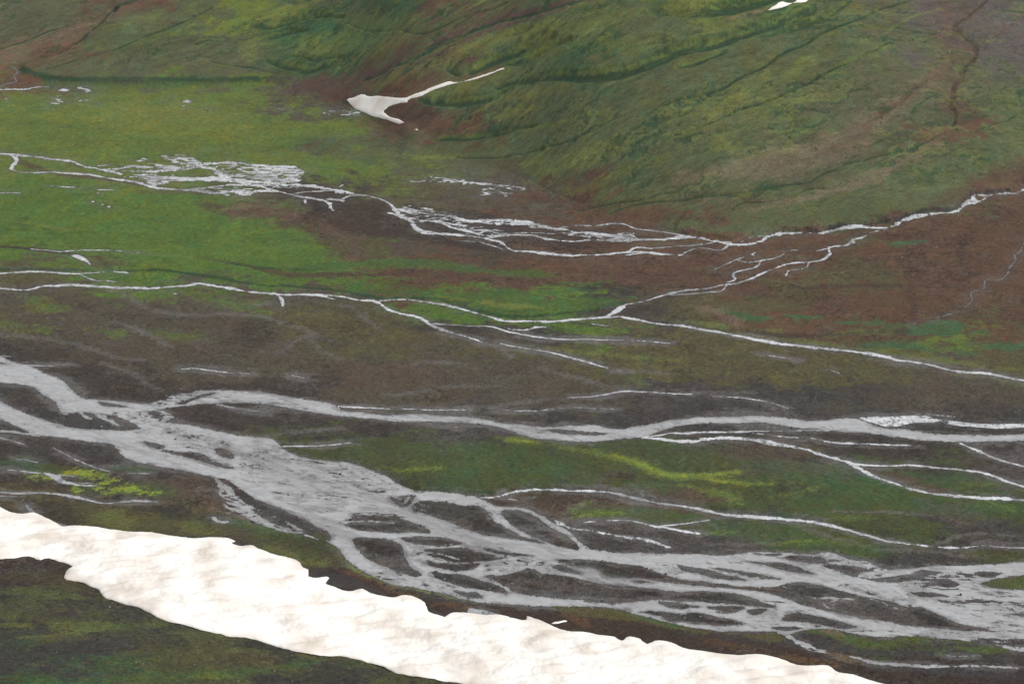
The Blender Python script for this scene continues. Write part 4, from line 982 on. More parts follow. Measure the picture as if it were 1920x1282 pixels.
for hw, a in (([3, 8, 5], ('D', [320,970, 420,960, 500,980])), ([3, 8, 6, 3], ('D', [640,1010, 720,1030])), ([4, 12, 8], ('D', [1400,1060, 1420,1130, 1460,1190])), ([2, 5, 3], ('D', [1640,1070, 1700,1110])), ([3, 6, 3], ('E', [20,970, 60,1000, 100,985])),
              ([2, 4, 3], ('H', [270,185, 360,200])), ([2, 4, 3], ('G', [740,170, 860,220])), ([2, 3], ('D', [1800,1160, 1920,1200]))):
    ps('dbrown', hw, a, 6, .5, 4)  # shadow spots on the plain, painted as dark brown blotches
for hw, a in (([4, 8, 4], ('D', [0,1070, 120,1090, 260,1110])), ([4, 8, 4], ('D', [880,1120, 1000,1135, 1140,1130])), ([3, 5, 3], ('D', [560,1110, 640,1115])), ([4, 8, 4], ('D', [180,950, 300,980, 380,970])), ([4, 10, 4], ('D', [1100,900, 1300,960, 1500,1000]))):
    ps('yg', hw, a, 7, .45, 6)
    ps('grn', np.array(hw) * .6, a, 5, .4, 4)
ps('olive', [6, 14, 12, 8], ('E', [420,1040, 300,1090, 500,1160, 700,1200]), 12, .35, 8)
pp('brown', ('H', [0,200, 200,180, 420,240, 560,320, 300,330, 0,270]), 10, .5, 7, off=27)
# green islands --------------------------------------------
pp('grn', ('H', [500,640, 900,640, 1200,690, 1400,820, 1300,870, 900,880, 500,840]), 14, .22, 9, off=28)
for hw, col, op, a in (
    ([1.5, 4, 4, 3, 4, 4, 3], 'yg', .75, ('H', [880,605, 1040,632, 1200,657, 1340,680, 1480,705, 1620,750, 1760,800, 1920,835])), ([2, 5, 5, 3, 2], 'lime', .75, ('H', [1540,712, 1640,742, 1750,785, 1860,825, 1920,828], 'I', [100,822])),
    ([2, 3.5, 2], 'lime', .7, ('H', [940,625, 1000,628, 1070,635])), ([1.5, 3, 1.5], 'lime', .6, ('H', [330,798, 440,788, 545,782])), ([2, 4, 2], 'yg', .6, ('H', [160,780, 260,790, 400,800])),
    ([2, 3, 2], 'lime', .7, ('I', [0,818, 150,820, 310,803])), ([2, 3.6, 3, 1.5], 'lime', .7, ('I', [130,838, 240,855, 350,868, 500,872])), ([2, 5, 5, 2], 'yg', .65, ('I', [0,880, 120,905, 250,945, 330,965])), ([3, 5, 3], 'yg', .5, ('I', [500,940, 640,920, 760,880])),
    ([2, 5, 3], 'lime', .75, ('H', [1310,1050, 1410,1032, 1560,1026])), ([2, 3], 'yg', .6, ('H', [1350,970, 1290,1030])), ([1.5, 4, 4, 1.5], 'lime', .8, ('L', [560,404, 650,395, 740,398, 860,407])), ([2, 3.6, 2], 'lime', .65, ('L', [80,346, 180,342, 290,345])),
    ([2, 4, 2], 'yg', .55, ('L', [820,290, 920,285, 1030,290])), ([2, 3, 2], 'yg', .55, ('I', [1530,880, 1640,870, 1760,858])), ([1, 2, 1], 'yg', .6, ('I', [1700,960, 1800,1000, 1890,1030])), ([2, 4, 2], 'yg', .4, ('I', [1540,240, 1700,255, 1900,300])),
    ([2, 3], 'grn', .6, ('H', [360,570, 440,560, 520,562])), ([2, 5, 2], 'yg', .4, ('H', [1640,270, 1700,300, 1680,270])), ([2, 4, 3], 'yg', .45, ('H', [1150,100, 1400,130, 1700,150, 1920,170])),
):
    if col == 'lime':
        ps('yg', np.array(hw) * 1.3, a, 5, .55, 3.5, off=28, tile=T_ROUGH, cell=.7)
        ps('lime', np.array(hw) * .42, a, 5.5, op * .6, 2.6, off=29, tile=T_ROUGH, cell=.7)
    else:
        ps(col, hw, a, 5, op * .8, 3.5, off=29)
for hw, a in (([5, 10, 5], ('H', [640,680, 720,680])), ([4, 9, 4], ('H', [690,800, 760,800])), ([5, 10, 5], ('H', [1100,790, 1180,780, 1260,795])), ([5, 12, 8], ('H', [1660,640, 1780,630, 1900,670])), ([10, 20, 20, 10], ('I', [500,760, 700,790, 900,800, 1100,870])),
              ([6, 12, 8], ('I', [800,860, 960,900, 1050,930])), ([8, 14, 10], ('I', [1300,980, 1600,1010, 1900,1010])), ([5, 10, 6], ('I', [1240,810, 1400,830, 1700,850])), ([4, 8, 5], ('H', [1620,880, 1700,880, 1760,885]))):
    ps('teal', hw, a, 9, .3, 6, off=30)
pp('dbrown', ('H', [1490,830, 1560,822, 1640,825, 1580,840]), 4, .5, 3)
pp('brown', ('I', [1020,770, 1150,775, 1300,810, 1420,870, 1560,905, 1400,905, 1200,850]), 4, .75, 3)
pp('brown', ('I', [0,895, 120,915, 260,960, 120,970, -120,960]), 4, .5, 3)
ps('dark', [1.2, 1.6, 1.8, 1.8, 1.4], ('H', [0,735, 150,773, 290,838, 410,890, 520,909, 780,917, 880,917]), 1, .85, .7)  # island bank lines, here and next two: relief shade painted into the cover
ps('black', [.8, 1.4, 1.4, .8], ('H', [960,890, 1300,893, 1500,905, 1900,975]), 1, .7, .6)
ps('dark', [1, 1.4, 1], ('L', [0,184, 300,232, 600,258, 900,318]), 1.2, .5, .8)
pp('brown', ('H', [880,935, 1100,905, 1350,915, 1600,945, 1900,990], 'L', [300,260, 0,255], 'K', [1500,190, 1350,180, 1200,270, 1000,190]), 6, .6, 4, off=31)
pp('grn', ('L', [-60,245, 100,255, 260,280, 500,290, 700,330, 900,380, 1180,470, 900,465, 600,455, 340,390, 100,320]), 6, .4, 5)
pp('grn', ('K', [1300,245, 1400,190, 1620,205, 1920,235], 'L', [60,260, 0,300], 'K', [1750,295, 1500,270]), 6, .45, 5)
pp('olive', ('L', [1180,425, 1500,445, 1920,430, 2200,430, 2200,490, 1900,500, 1600,480]), 5, .4, 4)
# gravel around the river -----------------------------------
bed = sstep(-2, 6, RIVER_BED + 2 * flat_n)[..., None] * (1 - HM[..., None])
st1 = N(T_MID, WX, WY, 0.5, -0.25, 4.0, 52)
bedc = lin((55, 52, 50)) + (lin((75, 72, 69)) - lin((55, 52, 50))) * sstep(-.2, 1.8, st1)[..., None] + (lin((58, 50, 45)) - lin((55, 52, 50))) * sstep(0, 1.5, -st1 + .5 * flat_n2)[..., None]
C = C + (bedc.astype(np.float32) - C) * (bed * .92).astype(np.float32)
silt = sstep(-8, 0, WATER + 3.0 * N(T_MID, WX, WY, 0.6, -0.2, 3.0, 53) + 1.0 * g1_) * np.clip(sstep(-30, -5, RIVER_BED) + 0.35, 0, 1) * (1 - HM)
C = C + (lin((104, 101, 100)).astype(np.float32) - C) * (silt * .62)[..., None].astype(np.float32)
for a in (('G', [350,470, 480,480, 640,535, 780,548, 640,556, 440,545, 340,510]), ('J', [1240,48, 1330,90, 1440,165, 1700,280, 1860,370, 1760,370, 1500,250, 1310,120])):
    pp('dgrav', a, 4, .7, 3)
ps('brown', [10, 20, 14], ('J', [1000,60, 1140,80, 1220,170]), 10, .55, 6)
ps('black', [3, 12, 14, 6], ('J', [860,230, 960,235, 1060,270, 1180,285]), 6, .65, 4)
ps('pink', [2, 5, 3], ('J', [1180,215, 1270,235, 1400,275]), 4, .4, 3)
for hw, a in (([3, 8, 5], ('K', [560,240, 640,280, 700,320])), ([3, 8, 5], ('K', [120,440, 260,520, 380,570])), ([3, 10, 6], ('K', [1000,620, 1200,640, 1500,690])), ([3, 8], ('K', [1200,330, 1280,400])), ([4, 10, 6], ('L', [640,700, 900,780, 1300,840]))):
    ps('lgravel', hw, a, 7, .22, 5, tile=T_ROUGH, cell=.8)
ps('lgravel', [1, 2.5, 2, 2.5, 1], ('L', [740,722, 830,715, 880,728, 960,730, 860,738]), 2, .7, 1)
ps('pink', [1, 2.5, 1.5], ('L', [320,655, 420,660, 560,672]), 3, .4, 2)
# strip between river and snow ------------------------------
for hw, a in (([3, 9, 9, 4], ('G', [-60,745, 100,740, 260,770, 420,790])), ([3, 6, 4], ('G', [630,765, 720,770, 850,785])), ([4, 9, 8], ('G', [620,895, 760,885, 920,905])), ([4, 9, 6], ('G', [400,880, 480,890, 560,910]))):
    ps('grn', hw, a, 5, .4, 4)
for hw, a in (([3, 8, 8, 3], ('G', [380,800, 450,795, 540,810, 640,835])), ([2, 5, 3], ('G', [540,862, 590,850, 650,832])), ([4, 8, 6, 3], ('G', [640,892, 720,885, 800,900, 860,905])), ([3, 6, 3], ('G', [150,820, 200,815, 300,830])), ([2, 7, 3], ('G', [420,870, 430,900])), ([2, 6, 3], ('G', [550,880, 590,910]))):
    ps('yg', hw, a, 4, .6, 4, tile=T_ROUGH, cell=.7)
    ps('lime', np.array(hw) * .5, a, 3, .6, 3.5, tile=T_ROUGH, cell=.7)
pp('olive', ('J', [160,150, 400,170, 700,200, 1000,250, 1300,300, 1700,360, 1900,460, 1900,520, 1700,520, 1560,470, 1300,380, 900,355, 500,310, 300,230]), 8, .6, 6, off=33)
for hw, a in (([6, 14, 6], ('J', [600,260, 660,270, 720,300])), ([5, 12, 5], ('J', [1000,300, 1080,320, 1140,350])), ([6, 12, 6], ('J', [1500,440, 1640,470, 1800,500]))):
    ps('yg', hw, a, 8, .3, 6)
pp('dbrown', ('J', [140,150, 240,150, 380,200, 460,290, 360,310, 240,240]), 6, .6, 5)
ps('grn', [3, 8, 8, 6], ('J', [1290,285, 1400,310, 1640,370, 1880,420, 1990,470], ), 5, .5, 4)
pp('dbrown', ('J', [1560,380, 1700,380, 1860,430, 1800,490, 1640,440]), 6, .45, 5)
pp('rust', ('J', [1720,555, 1900,540], 'K', [60,550, 160,610, 300,690, 460,730, 700,770, 900,790, 1200,790, 1500,830, 1920,885], 'L', [200,920, 400,940, 600,1000, 760,1060, 1100,1120, 1500,1160, 2300,1200, 2300,1330, 1700,1300, 1100,1180, 840,1105, 560,1050, 0,990], 'K', [1500,930, 1200,880, 800,810, 560,825, 460,740, 200,690, 0,640]), 4, .85, 3, off=34)
for hw, op, a in (([2, 5, 6, 4], .5, ('K', [40,560, 150,600, 260,660, 400,700])), ([3, 7, 4], .45, ('K', [520,760, 600,750, 700,775])), ([3, 6, 6, 4], .6, ('L', [540,1035, 640,1055, 760,1080, 860,1100])), ([2, 6, 3], .5, ('K', [1260,790, 1360,860, 1440,880])), ([4, 8, 4], .35, ('L', [60,930, 260,980, 440,1020])),
                  ([3, 5, 4], .5, ('L', [860,1035, 960,1050, 1060,1065]))):
    ps('orange', hw, a, 5, op, 4)
for a in (('J', [1730,590, 1800,590, 1900,640]), ('K', [-10,600, 100,650, 220,690]), ('K', [500,790, 570,825, 640,800]), ('L', [1100,1110, 1500,1130, 1900,1150]), ('L', [700,905, 800,960, 1000,1010, 1400,1030]), ('L', [560,920, 600,960, 640,980]), ('L', [0,900, 300,930, 560,950])):
    ps('dgrav', [4, 9, 5], a, 5, .7, 3)
ps('yg', [1.2, 2.5, 2, 1.4], ('K', [0,480, 60,540, 200,610, 320,645, 520,690, 760,745]), 2, .6, 1.5)
pp('olive', ('K', [1180,765, 1400,768, 1530,775, 1640,805, 1800,845, 1920,875], 'L', [200,900, 400,912, 540,925, 560,940, 300,935, 0,895], 'K', [1700,850, 1400,820]), 2.5, .85, 2)
ps('grn', [1.5, 3, 2], ('K', [1500,775, 1640,810, 1900,872]), 2, .5, 1.5)
for hw, a in (([3, 7, 7, 8, 5, 5, 3], ('L', [700,895, 800,905, 900,935, 1000,965, 1120,980, 1230,945, 1400,945])), ([2, 3], ('L', [1480,948, 1620,958])), ([4, 8, 5], ('L', [1560,990, 1700,1000, 1800,1005]))):
    ps('olive', hw, a, 3, .8, 2)
    ps('grn', np.array(hw) * .7, a, 3, .5, 2, off=3)
ps('tan', [2, 5, 3], ('L', [780,905, 880,915, 900,930]), 3, .5, 2)
pp('tan', ('L', [840,1035, 950,1040, 1040,1065, 960,1075]), 4, .5, 3)
pp('olive', ('L', [1690,632, 1780,612, 1920,594, 2300,594, 2300,664, 1920,670, 1800,662, 1730,652]), 2, .8, 1.5)
pp('grn', ('L', [1740,630, 1920,605, 2300,610, 2300,650, 1820,655]), 4, .4, 3)
# near slope, lower left -------------------------------------
NSL = 0.08
for col, hw, op, a in (
    ('rust', [4, 12, 12, 9, 5], .8, ('J', [-60,530, 130,510, 260,520, 370,560, 360,600])), ('dgrav', [3, 8, 8, 4], .6, ('J', [0,550, 160,545, 300,570, 380,590])),
    ('dbrown', [2, 5, 5, 3], .8, ('J', [360,620, 460,660, 540,695, 580,722])), ('olive', [6, 14, 14, 6], .6, ('J', [-60,600, 150,590, 300,620, 440,690])), ('orange', [3, 6, 3], .3, ('J', [180,600, 260,620])),
    ('yg', [3, 8, 9, 5], .55, ('J', [-40,695, 150,700, 320,715, 440,725])), ('yg', [4, 10, 12, 8, 4], .55, ('J', [320,865, 440,880, 600,885, 760,880, 940,850])), ('grn', [4, 9, 6], .4, ('J', [400,880, 560,900, 700,880])),
    ('yel', [2, 5, 5, 3], .6, ('J', [140,932, 260,925, 400,920, 560,905])), ('yel', [1.5, 3, 1.5], .55, ('J', [0,868, 80,870, 160,876])), ('grn', [2, 4, 3], .6, ('J', [0,975, 120,970, 230,955])), ('yel', [1, 2.6, 1.4], .6, ('J', [110,1080, 180,1085, 240,1092])),
    ('dgrav', [10, 26, 26, 14], .55, ('J', [-60,1020, 160,1030, 400,1010, 640,1000])), ('dgrav', [8, 20, 20, 8], .55, ('J', [-60,1100, 200,1110, 500,1120, 700,1110])), ('black', [3, 9, 4], .4, ('J', [40,1000, 140,1010, 250,1005])),
    ('dgrav', [6, 16, 8], .5, ('J', [480,940, 760,930, 1000,960])), ('black', [3, 6, 3], .45, ('J', [900,950, 1000,960, 1100,965])), ('dgrav', [5, 12, 8], .45, ('J', [100,780, 300,800, 460,820])), ('dgrav', [5, 12, 8], .4, ('J', [500,760, 640,790, 760,830])),
    ('grn', [3, 7, 7, 6, 6, 8, 4], .8, ('J', [620,1175, 800,1168, 1000,1152, 1200,1140, 1400,1135, 1560,1110, 1760,1078])), ('yg', [1.5, 3, 2], .55, ('J', [1060,1168, 1160,1160, 1260,1150])), ('grn', [4, 10, 6], .6, ('J', [-40,1180, 120,1185, 260,1178])),
    ('olive', [6, 12, 12, 8], .6, ('J', [760,1010, 1000,990, 1240,1010, 1500,1050])), ('yg', [4, 8, 4], .4, ('J', [1300,1010, 1420,1010, 1520,1015])), ('yg', [4, 8, 4], .35, ('J', [1000,900, 1100,890, 1250,930])), ('orange', [6, 14, 8], .2, ('J', [1250,1030, 1400,1060, 1560,1090])),
    ('grn', [4, 7, 4], .5, ('K', [160,1165, 260,1170, 360,1172])), ('grn', [2, 5, 3], .45, ('K', [0,1090, 120,1080, 200,1095])), ('grn', [3, 5, 3], .5, ('J', [650,1045, 720,1040, 780,1048])), ('olive', [4, 9, 6], .5, ('J', [0,800, 60,810, 200,830])),
):
    ps(col, hw, a, 6, op * .6, 4.5, cell=.28, fleck=(NSL, 4.5), off=35)

C = C + (lin(COLS['dark']).astype(np.float32) - C) * (0.85 * RILL)[..., None]  # rill hollows painted darker, as shade
C = C + (lin(COLS['yg']).astype(np.float32) - C) * (0.42 * RILL_LIP)[..., None]  # rill lips painted lighter, as a highlight
# dry channel marks on the bare gravel and soil
bare = np.clip(1 - (C[..., 1] / np.maximum(C[..., 0], 1e-4) - 0.80) * 5, 0, 1) * (1 - HM)
ch = N(T_BAND, bx_, by_, 0.75, -0.22, 6.0, 84) + 0.3 * N(T_MID, bx_, by_, 0.5, -0.2, 4.0, 85)
wgt = sstep(-0.6, 0.8, N(T_FBM, WX, WY, 0.6, off=86)) * bare
C *= (1 - 0.55 * sstep(0.24, 0.02, np.abs(ch) * .42) * wgt)[..., None]
C = C + (lin((96, 91, 87)).astype(np.float32) - C) * (0.42 * sstep(0.3, 0.03, np.abs(ch - 0.95) * .55) * wgt)[..., None]
ch2 = N(T_BAND, bx_, by_, 0.4, -0.12, 7.0, 87) + 0.3 * N(T_MID, bx_, by_, 0.4, -0.1, 4.0, 88)
C *= (1 - 0.32 * sstep(0.26, 0.02, np.abs(ch2) * .4) * (0.35 + 0.65 * bare) * (1 - HM))[..., None]
# many-hued fine mottling: each tuft of moss, heath and lichen has its own tint
g1 = N(T_FINE, WX, WY, 0.36, 1.57, 2.2, 41)
g2 = N(T_MID, WX, WY, 0.4, 1.57, 1.8, 42)
g3 = N(T_MID, WX, WY, 0.5, 1.57, 1.5, 43)
g4 = np.where(HM > .5, N(T_FINE, WX, WY, 0.5, 1.3, 2.6, 44), N(T_FINE, WX, WY, 0.5, 0.0, 3.0, 45))
veg = np.clip((C[..., 1] - C[..., 0] * 0.85) / np.maximum(C[..., 1], 1e-4) * 3, 0.25, 1)
g5 = N(T_ROUGH, bx_, by_, 0.8, -0.14, 6.0, 46) * (1 - HM) + N(T_ROUGH, WX, WY, 0.9, DOWN, 3.0, 47) * HM
V1 = 1 + 0.14 * g1 + 0.13 * g4 + 0.16 * g5
C *= np.clip(V1, 0.5, 1.8)[..., None]
C[..., 0] *= np.clip(1 + 0.07 * g2 * veg, .6, 1.6)
C[..., 2] *= np.clip(1 - 0.08 * g2 * veg + 0.10 * g3 * veg, .5, 1.8)
C[..., 1] *= np.clip(1 + 0.04 * g3, .8, 1.2)
# wet margins of the channels are darker, washed gravel
wet = sstep(-2.6, 0.3, WATER + 0.8 * g1)[..., None] * 0.55
C += (C * 0.62 - C) * wet
C = np.clip(C * 0.92, 0.004, 0.6).astype(np.float32)

# ------------------------------------------------------------------ materials
def nodes(name):
    m = bpy.data.materials.new(name)
    m.use_nodes = True
    nt = m.node_tree
    b = nt.nodes['Principled BSDF']
    return m, nt, b

def new(nt, t, **k):
    n = nt.nodes.new(t)
    for a, v in k.items():
        setattr(n, a, v)
    return n

def ground_material(name='ground_cover'):
    m, nt, b = nodes(name)
    L = nt.links
    at = new(nt, 'ShaderNodeAttribute', attribute_name='cover')
    geo = new(nt, 'ShaderNodeNewGeometry')
    n1 = new(nt, 'ShaderNodeTexNoise')
    n1.inputs['Scale'].default_value = 1.3
    n1.inputs['Detail'].default_value = 3
    n1.inputs['Roughness'].default_value = 0.75
    mpg = new(nt, 'ShaderNodeMapping')
    mpg.inputs['Scale'].default_value = (1.0, 0.42, 1.0)
    L.new(geo.outputs['Position'], mpg.inputs['Vector'])
    L.new(mpg.outputs[0], n1.inputs['Vector'])
    mr = new(nt, 'ShaderNodeMapRange')
    mr.inputs['From Min'].default_value = 0.3
    mr.inputs['From Max'].default_value = 0.7
    mr.inputs['To Min'].default_value = 0.74
    mr.inputs['To Max'].default_value = 1.26
    L.new(n1.outputs['Fac'], mr.inputs['Value'])
    n2 = new(nt, 'ShaderNodeTexNoise')
    n2.inputs['Scale'].default_value = 0.12
    n2.inputs['Detail'].default_value = 4
    L.new(geo.outputs['Position'], n2.inputs['Vector'])
    hs_ = new(nt, 'ShaderNodeHueSaturation')
    mh = new(nt, 'ShaderNodeMapRange')
    mh.inputs['From Min'].default_value = 0.3
    mh.inputs['From Max'].default_value = 0.7
    mh.inputs['To Min'].default_value = 0.488
    mh.inputs['To Max'].default_value = 0.512
    L.new(n2.outputs['Fac'], mh.inputs['Value'])
    L.new(mh.outputs[0], hs_.inputs['Hue'])
    L.new(mr.outputs[0], hs_.inputs['Value'])
    L.new(at.outputs['Color'], hs_.inputs['Color'])
    L.new(hs_.outputs[0], b.inputs['Base Color'])
    b.inputs['Roughness'].default_value = 0.95
    b.inputs['Specular IOR Level'].default_value = 0.12
    bp = new(nt, 'ShaderNodeBump')
    bp.inputs['Strength'].default_value = 0.45
    bp.inputs['Distance'].default_value = 0.35
    L.new(n1.outputs['Fac'], bp.inputs['Height'])
    L.new(bp.outputs[0], b.inputs['Normal'])
    return m

def water_material(name, base, base2, rough, ior, bump):
    m, nt, b = nodes(name)
    L = nt.links
    geo = new(nt, 'ShaderNodeNewGeometry')
    mp = new(nt, 'ShaderNodeMapping')
    mp.inputs['Scale'].default_value = (0.45, 1.0, 1.0)
    mp.inputs['Rotation'].default_value = (0, 0, 0.35)
    L.new(geo.outputs['Position'], mp.inputs['Vector'])
    n = new(nt, 'ShaderNodeTexNoise')
    n.inputs['Scale'].default_value = 0.22
    n.inputs['Detail'].default_value = 6
    n.inputs['Roughness'].default_value = 0.65
    n.inputs['Distortion'].default_value = 0.6
    L.new(mp.outputs[0], n.inputs['Vector'])
    mx = new(nt, 'ShaderNodeMix', data_type='RGBA')
    mr = new(nt, 'ShaderNodeMapRange')
    mr.inputs['From Min'].default_value = 0.32
    mr.inputs['From Max'].default_value = 0.68
    L.new(n.outputs['Fac'], mr.inputs['Value'])
    L.new(mr.outputs[0], mx.inputs['Factor'])
    mx.inputs[6].default_value = (*base, 1)
    mx.inputs[7].default_value = (*base2, 1)
    sh = new(nt, 'ShaderNodeAttribute', attribute_name='shoal')
    m2_ = new(nt, 'ShaderNodeMix', data_type='RGBA')
    L.new(sh.outputs['Fac'], m2_.inputs['Factor'])
    L.new(mx.outputs[2], m2_.inputs[6])
    m2_.inputs[7].default_value = (.115, .11, .108, 1)
    L.new(m2_.outputs[2], b.inputs['Base Color'])
    b.inputs['Roughness'].default_value = rough
    b.inputs['IOR'].default_value = ior
    w = new(nt, 'ShaderNodeTexNoise')
    w.inputs['Scale'].default_value = 0.8
    w.inputs['Detail'].default_value = 3
    L.new(mp.outputs[0], w.inputs['Vector'])
    bp = new(nt, 'ShaderNodeBump')
    bp.inputs['Strength'].default_value = bump
    bp.inputs['Distance'].default_value = 0.4
    L.new(w.outputs['Fac'], bp.inputs['Height'])
    L.new(bp.outputs[0], b.inputs['Normal'])
    return m

def snow_material():
    m, nt, b = nodes('old_snow')
    L = nt.links
    geo = new(nt, 'ShaderNodeNewGeometry')
    mp = new(nt, 'ShaderNodeMapping')
    mp.inputs['Scale'].default_value = (0.8, 0.5, 0.2)
    mp.inputs['Rotation'].default_value = (0, 0, 0.3)
    L.new(geo.outputs['Position'], mp.inputs['Vector'])
    n = new(nt, 'ShaderNodeTexNoise')
    n.inputs['Scale'].default_value = 0.06
    n.inputs['Detail'].default_value = 1.2
    n.inputs['Roughness'].default_value = 0.5
    L.new(mp.outputs[0], n.inputs['Vector'])
    cr = new(nt, 'ShaderNodeValToRGB')
    cr.color_ramp.elements[0].position = 0.43
    cr.color_ramp.elements[0].color = (0.83, 0.80, 0.755, 1)
    cr.color_ramp.elements[1].position = 0.82
    cr.color_ramp.elements[1].color = (0.56, 0.48, 0.41, 1)
    L.new(n.outputs['Fac'], cr.inputs['Fac'])
    L.new(cr.outputs[0], b.inputs['Base Color'])
    b.inputs['Roughness'].default_value = 0.85
    b.inputs['Specular IOR Level'].default_value = 0.15
    n2 = new(nt, 'ShaderNodeTexNoise')
    n2.inputs['Scale'].default_value = 0.35
    n2.inputs['Detail'].default_value = 4
    L.new(geo.outputs['Position'], n2.inputs['Vector'])
    bp = new(nt, 'ShaderNodeBump')
    bp.inputs['Strength'].default_value = 0.02
    bp.inputs['Distance'].default_value = 0.6
    L.new(n2.outputs['Fac'], bp.inputs['Height'])
    L.new(bp.outputs[0], b.inputs['Normal'])
    return m

MG = ground_material()
MW = dict(grey=water_material('silty_water', (.285, .288, .293), (.39, .393, .398), .18, 1.33, .4),
          bright=water_material('riffle_water', (.34, .35, .37), (.68, .69, .71), .15, 1.55, .4),  # pale base paints sky glitter in along with riffle foam
          dim=water_material('brook_water', (.06, .06, .062), (.13, .13, .135), .5, 1.33, .3),
          dark=water_material('melt_water', (.07, .075, .08), (.22, .23, .25), .12, 1.33, .2))
MS = snow_material()

# ------------------------------------------------------------------ meshes
def mesh_object(name, co, tris=None, quads=None, mat=None, smooth=True):
    me = bpy.data.meshes.new(name)
    nv = len(co)
    me.vertices.add(nv)
    me.vertices.foreach_set('co', np.ascontiguousarray(co, dtype=np.float32).ravel())
    parts, sizes = [], []
    if tris is not None and len(tris):
        parts.append(np.asarray(tris).ravel())
        sizes.append(np.full(len(tris), 3))
    if quads is not None and len(quads):
        parts.append(np.asarray(quads).ravel())
        sizes.append(np.full(len(quads), 4))
    li = np.concatenate(parts).astype(np.int32)
    sz = np.concatenate(sizes)
    st = np.concatenate([[0], np.cumsum(sz)[:-1]]).astype(np.int32)
    me.loops.add(len(li))
    me.loops.foreach_set('vertex_index', li)
    me.polygons.add(len(sz))
    me.polygons.foreach_set('loop_start', st)
    me.polygons.foreach_set('loop_total', sz.astype(np.int32))
    me.polygons.foreach_set('use_smooth', np.full(len(sz), smooth))
    me.update(calc_edges=True)
    if mat:
        me.materials.append(mat)
    ob = bpy.data.objects.new(name, me)
    COL.objects.link(ob)
    return ob

def contour(d, u0, v0):
    """triangulate the region d > 0 of a window of the survey grid -> survey points, quads, triangles"""
    h, w = d.shape
    d = np.where(np.abs(d) < 1e-4, 1e-4, d)
    ins = d > 0
    c00, c10, c01, c11 = ins[:-1, :-1], ins[:-1, 1:], ins[1:, :-1], ins[1:, 1:]
    cnt = c00.astype(int) + c10 + c01 + c11
    J, I = np.nonzero(cnt == 4)
    gid = lambda j, i: j * w + i
    quads = np.stack([gid(J, I), gid(J + 1, I), gid(J + 1, I + 1), gid(J, I + 1)], 1)
    J, I = np.nonzero((cnt > 0) & (cnt < 4))
    n = h * w
    tris = []
    T = np.concatenate([np.stack([gid(J, I), gid(J + 1, I), gid(J + 1, I + 1)], 1), np.stack([gid(J, I), gid(J + 1, I + 1), gid(J, I + 1)], 1)])
    df = d.ravel().astype(np.float64)
    inn = df[T] > 0
    k = inn.sum(1)
    tris.append(T[k == 3])
    ekey = lambda a, b: np.minimum(a, b).astype(np.int64) * n + np.maximum(a, b) + n      # crossing point on an edge
    out = [tris[0].astype(np.int64)]
    for r in range(3):
        A, B_, Cc = T[:, r], T[:, (r + 1) % 3], T[:, (r + 2) % 3]
        s = (k == 1) & inn[:, r]
        out.append(np.stack([A[s], ekey(A[s], B_[s]), ekey(A[s], Cc[s])], 1))
        s = (k == 2) & ~inn[:, r]
        ab, ac = ekey(A[s], B_[s]), ekey(A[s], Cc[s])
        out.append(np.stack([ab, B_[s].astype(np.int64), Cc[s].astype(np.int64)], 1))
        out.append(np.stack([ab, Cc[s].astype(np.int64), ac], 1))
    tris = np.concatenate(out)
    keys = np.unique(np.concatenate([quads.ravel().astype(np.int64), tris.ravel()]))
    quads = np.searchsorted(keys, quads)
    tris = np.searchsorted(keys, tris)
    isg = keys < n
    pu = np.empty(len(keys))
    pv = np.empty(len(keys))
    g = keys[isg]
    pu[isg] = g % w
    pv[isg] = g // w
    e = keys[~isg] - n
    a, b = e // n, e % n
    t = df[a] / (df[a] - df[b])
    pu[~isg] = (a % w) + t * ((b % w) - (a % w))
    pv[~isg] = (a // w) + t * ((b // w) - (a // w))
    return pu + u0, pv + v0, quads, tris

def ground_at(u, v):
    x, y = unproject(u, v)
    return x, y, base_z(x, y) + rsample(DZ, u, v)

water_objects = []
for b in bodies:
    ins = b.d > 0
    if not ins.any():
        continue
    rows = np.nonzero(ins.any(1))[0]
    cols = np.nonzero(ins.any(0))[0]
    r0, r1 = max(rows[0] - 2, 0), min(rows[-1] + 3, RH)
    c0, c1 = max(cols[0] - 2, 0), min(cols[-1] + 3, RW)
    u, v, q, t = contour(b.d[r0:r1, c0:c1], U0 + c0, V0 + r0)
    x, y, z = ground_at(u, v)
    inside = np.clip(rsample(WATER, u, v), 0, 2) / 2
    z = z + 0.10 + 0.22 * sstep(0.2, 2.0, rsample(WATER, u, v)) * 0.85
    ob = mesh_object(b.name, np.stack([x, y, z], 1), t, q, MW[b.kind])
    wd = rsample(b.d, u, v)
    x32, y32 = x.astype(np.float32), y.astype(np.float32)
    if b.name == 'river':
        s_ = sstep(0.0, 2.2, N(T_MID, x32, y32, 0.8, -0.6, 5.0, 91)) * 0.42 + 0.12 * sstep(0, 1.5, N(T_FBM, x32, y32, 0.5, -0.6, 3.0, 97)) + 0.6 * sstep(0.9, 2.2, N(T_ROUGH, x32, y32, 0.9, -0.5, 2.5, 92)) + 0.48 * sstep(4.0, 0.0, wd + 1.3 * N(T_MID, x32, y32, .6, off=93))
    else:
        s_ = 0.6 * sstep(-0.5, 1.6, N(T_FBM, x32, y32, 0.3, 0.0, 2.0, 94)) + 0.7 * sstep(0.2, 1.5, N(T_ROUGH, x32, y32, 0.8, 1.57, 1.8, 95)) + 0.35 * sstep(1.0, 0.0, wd)
    at = ob.data.attributes.new('shoal', 'FLOAT', 'POINT')
    at.data.foreach_set('value', np.clip(s_, 0, .9).astype(np.float32))
    ob['kind'] = 'structure'
    water_objects.append(ob)

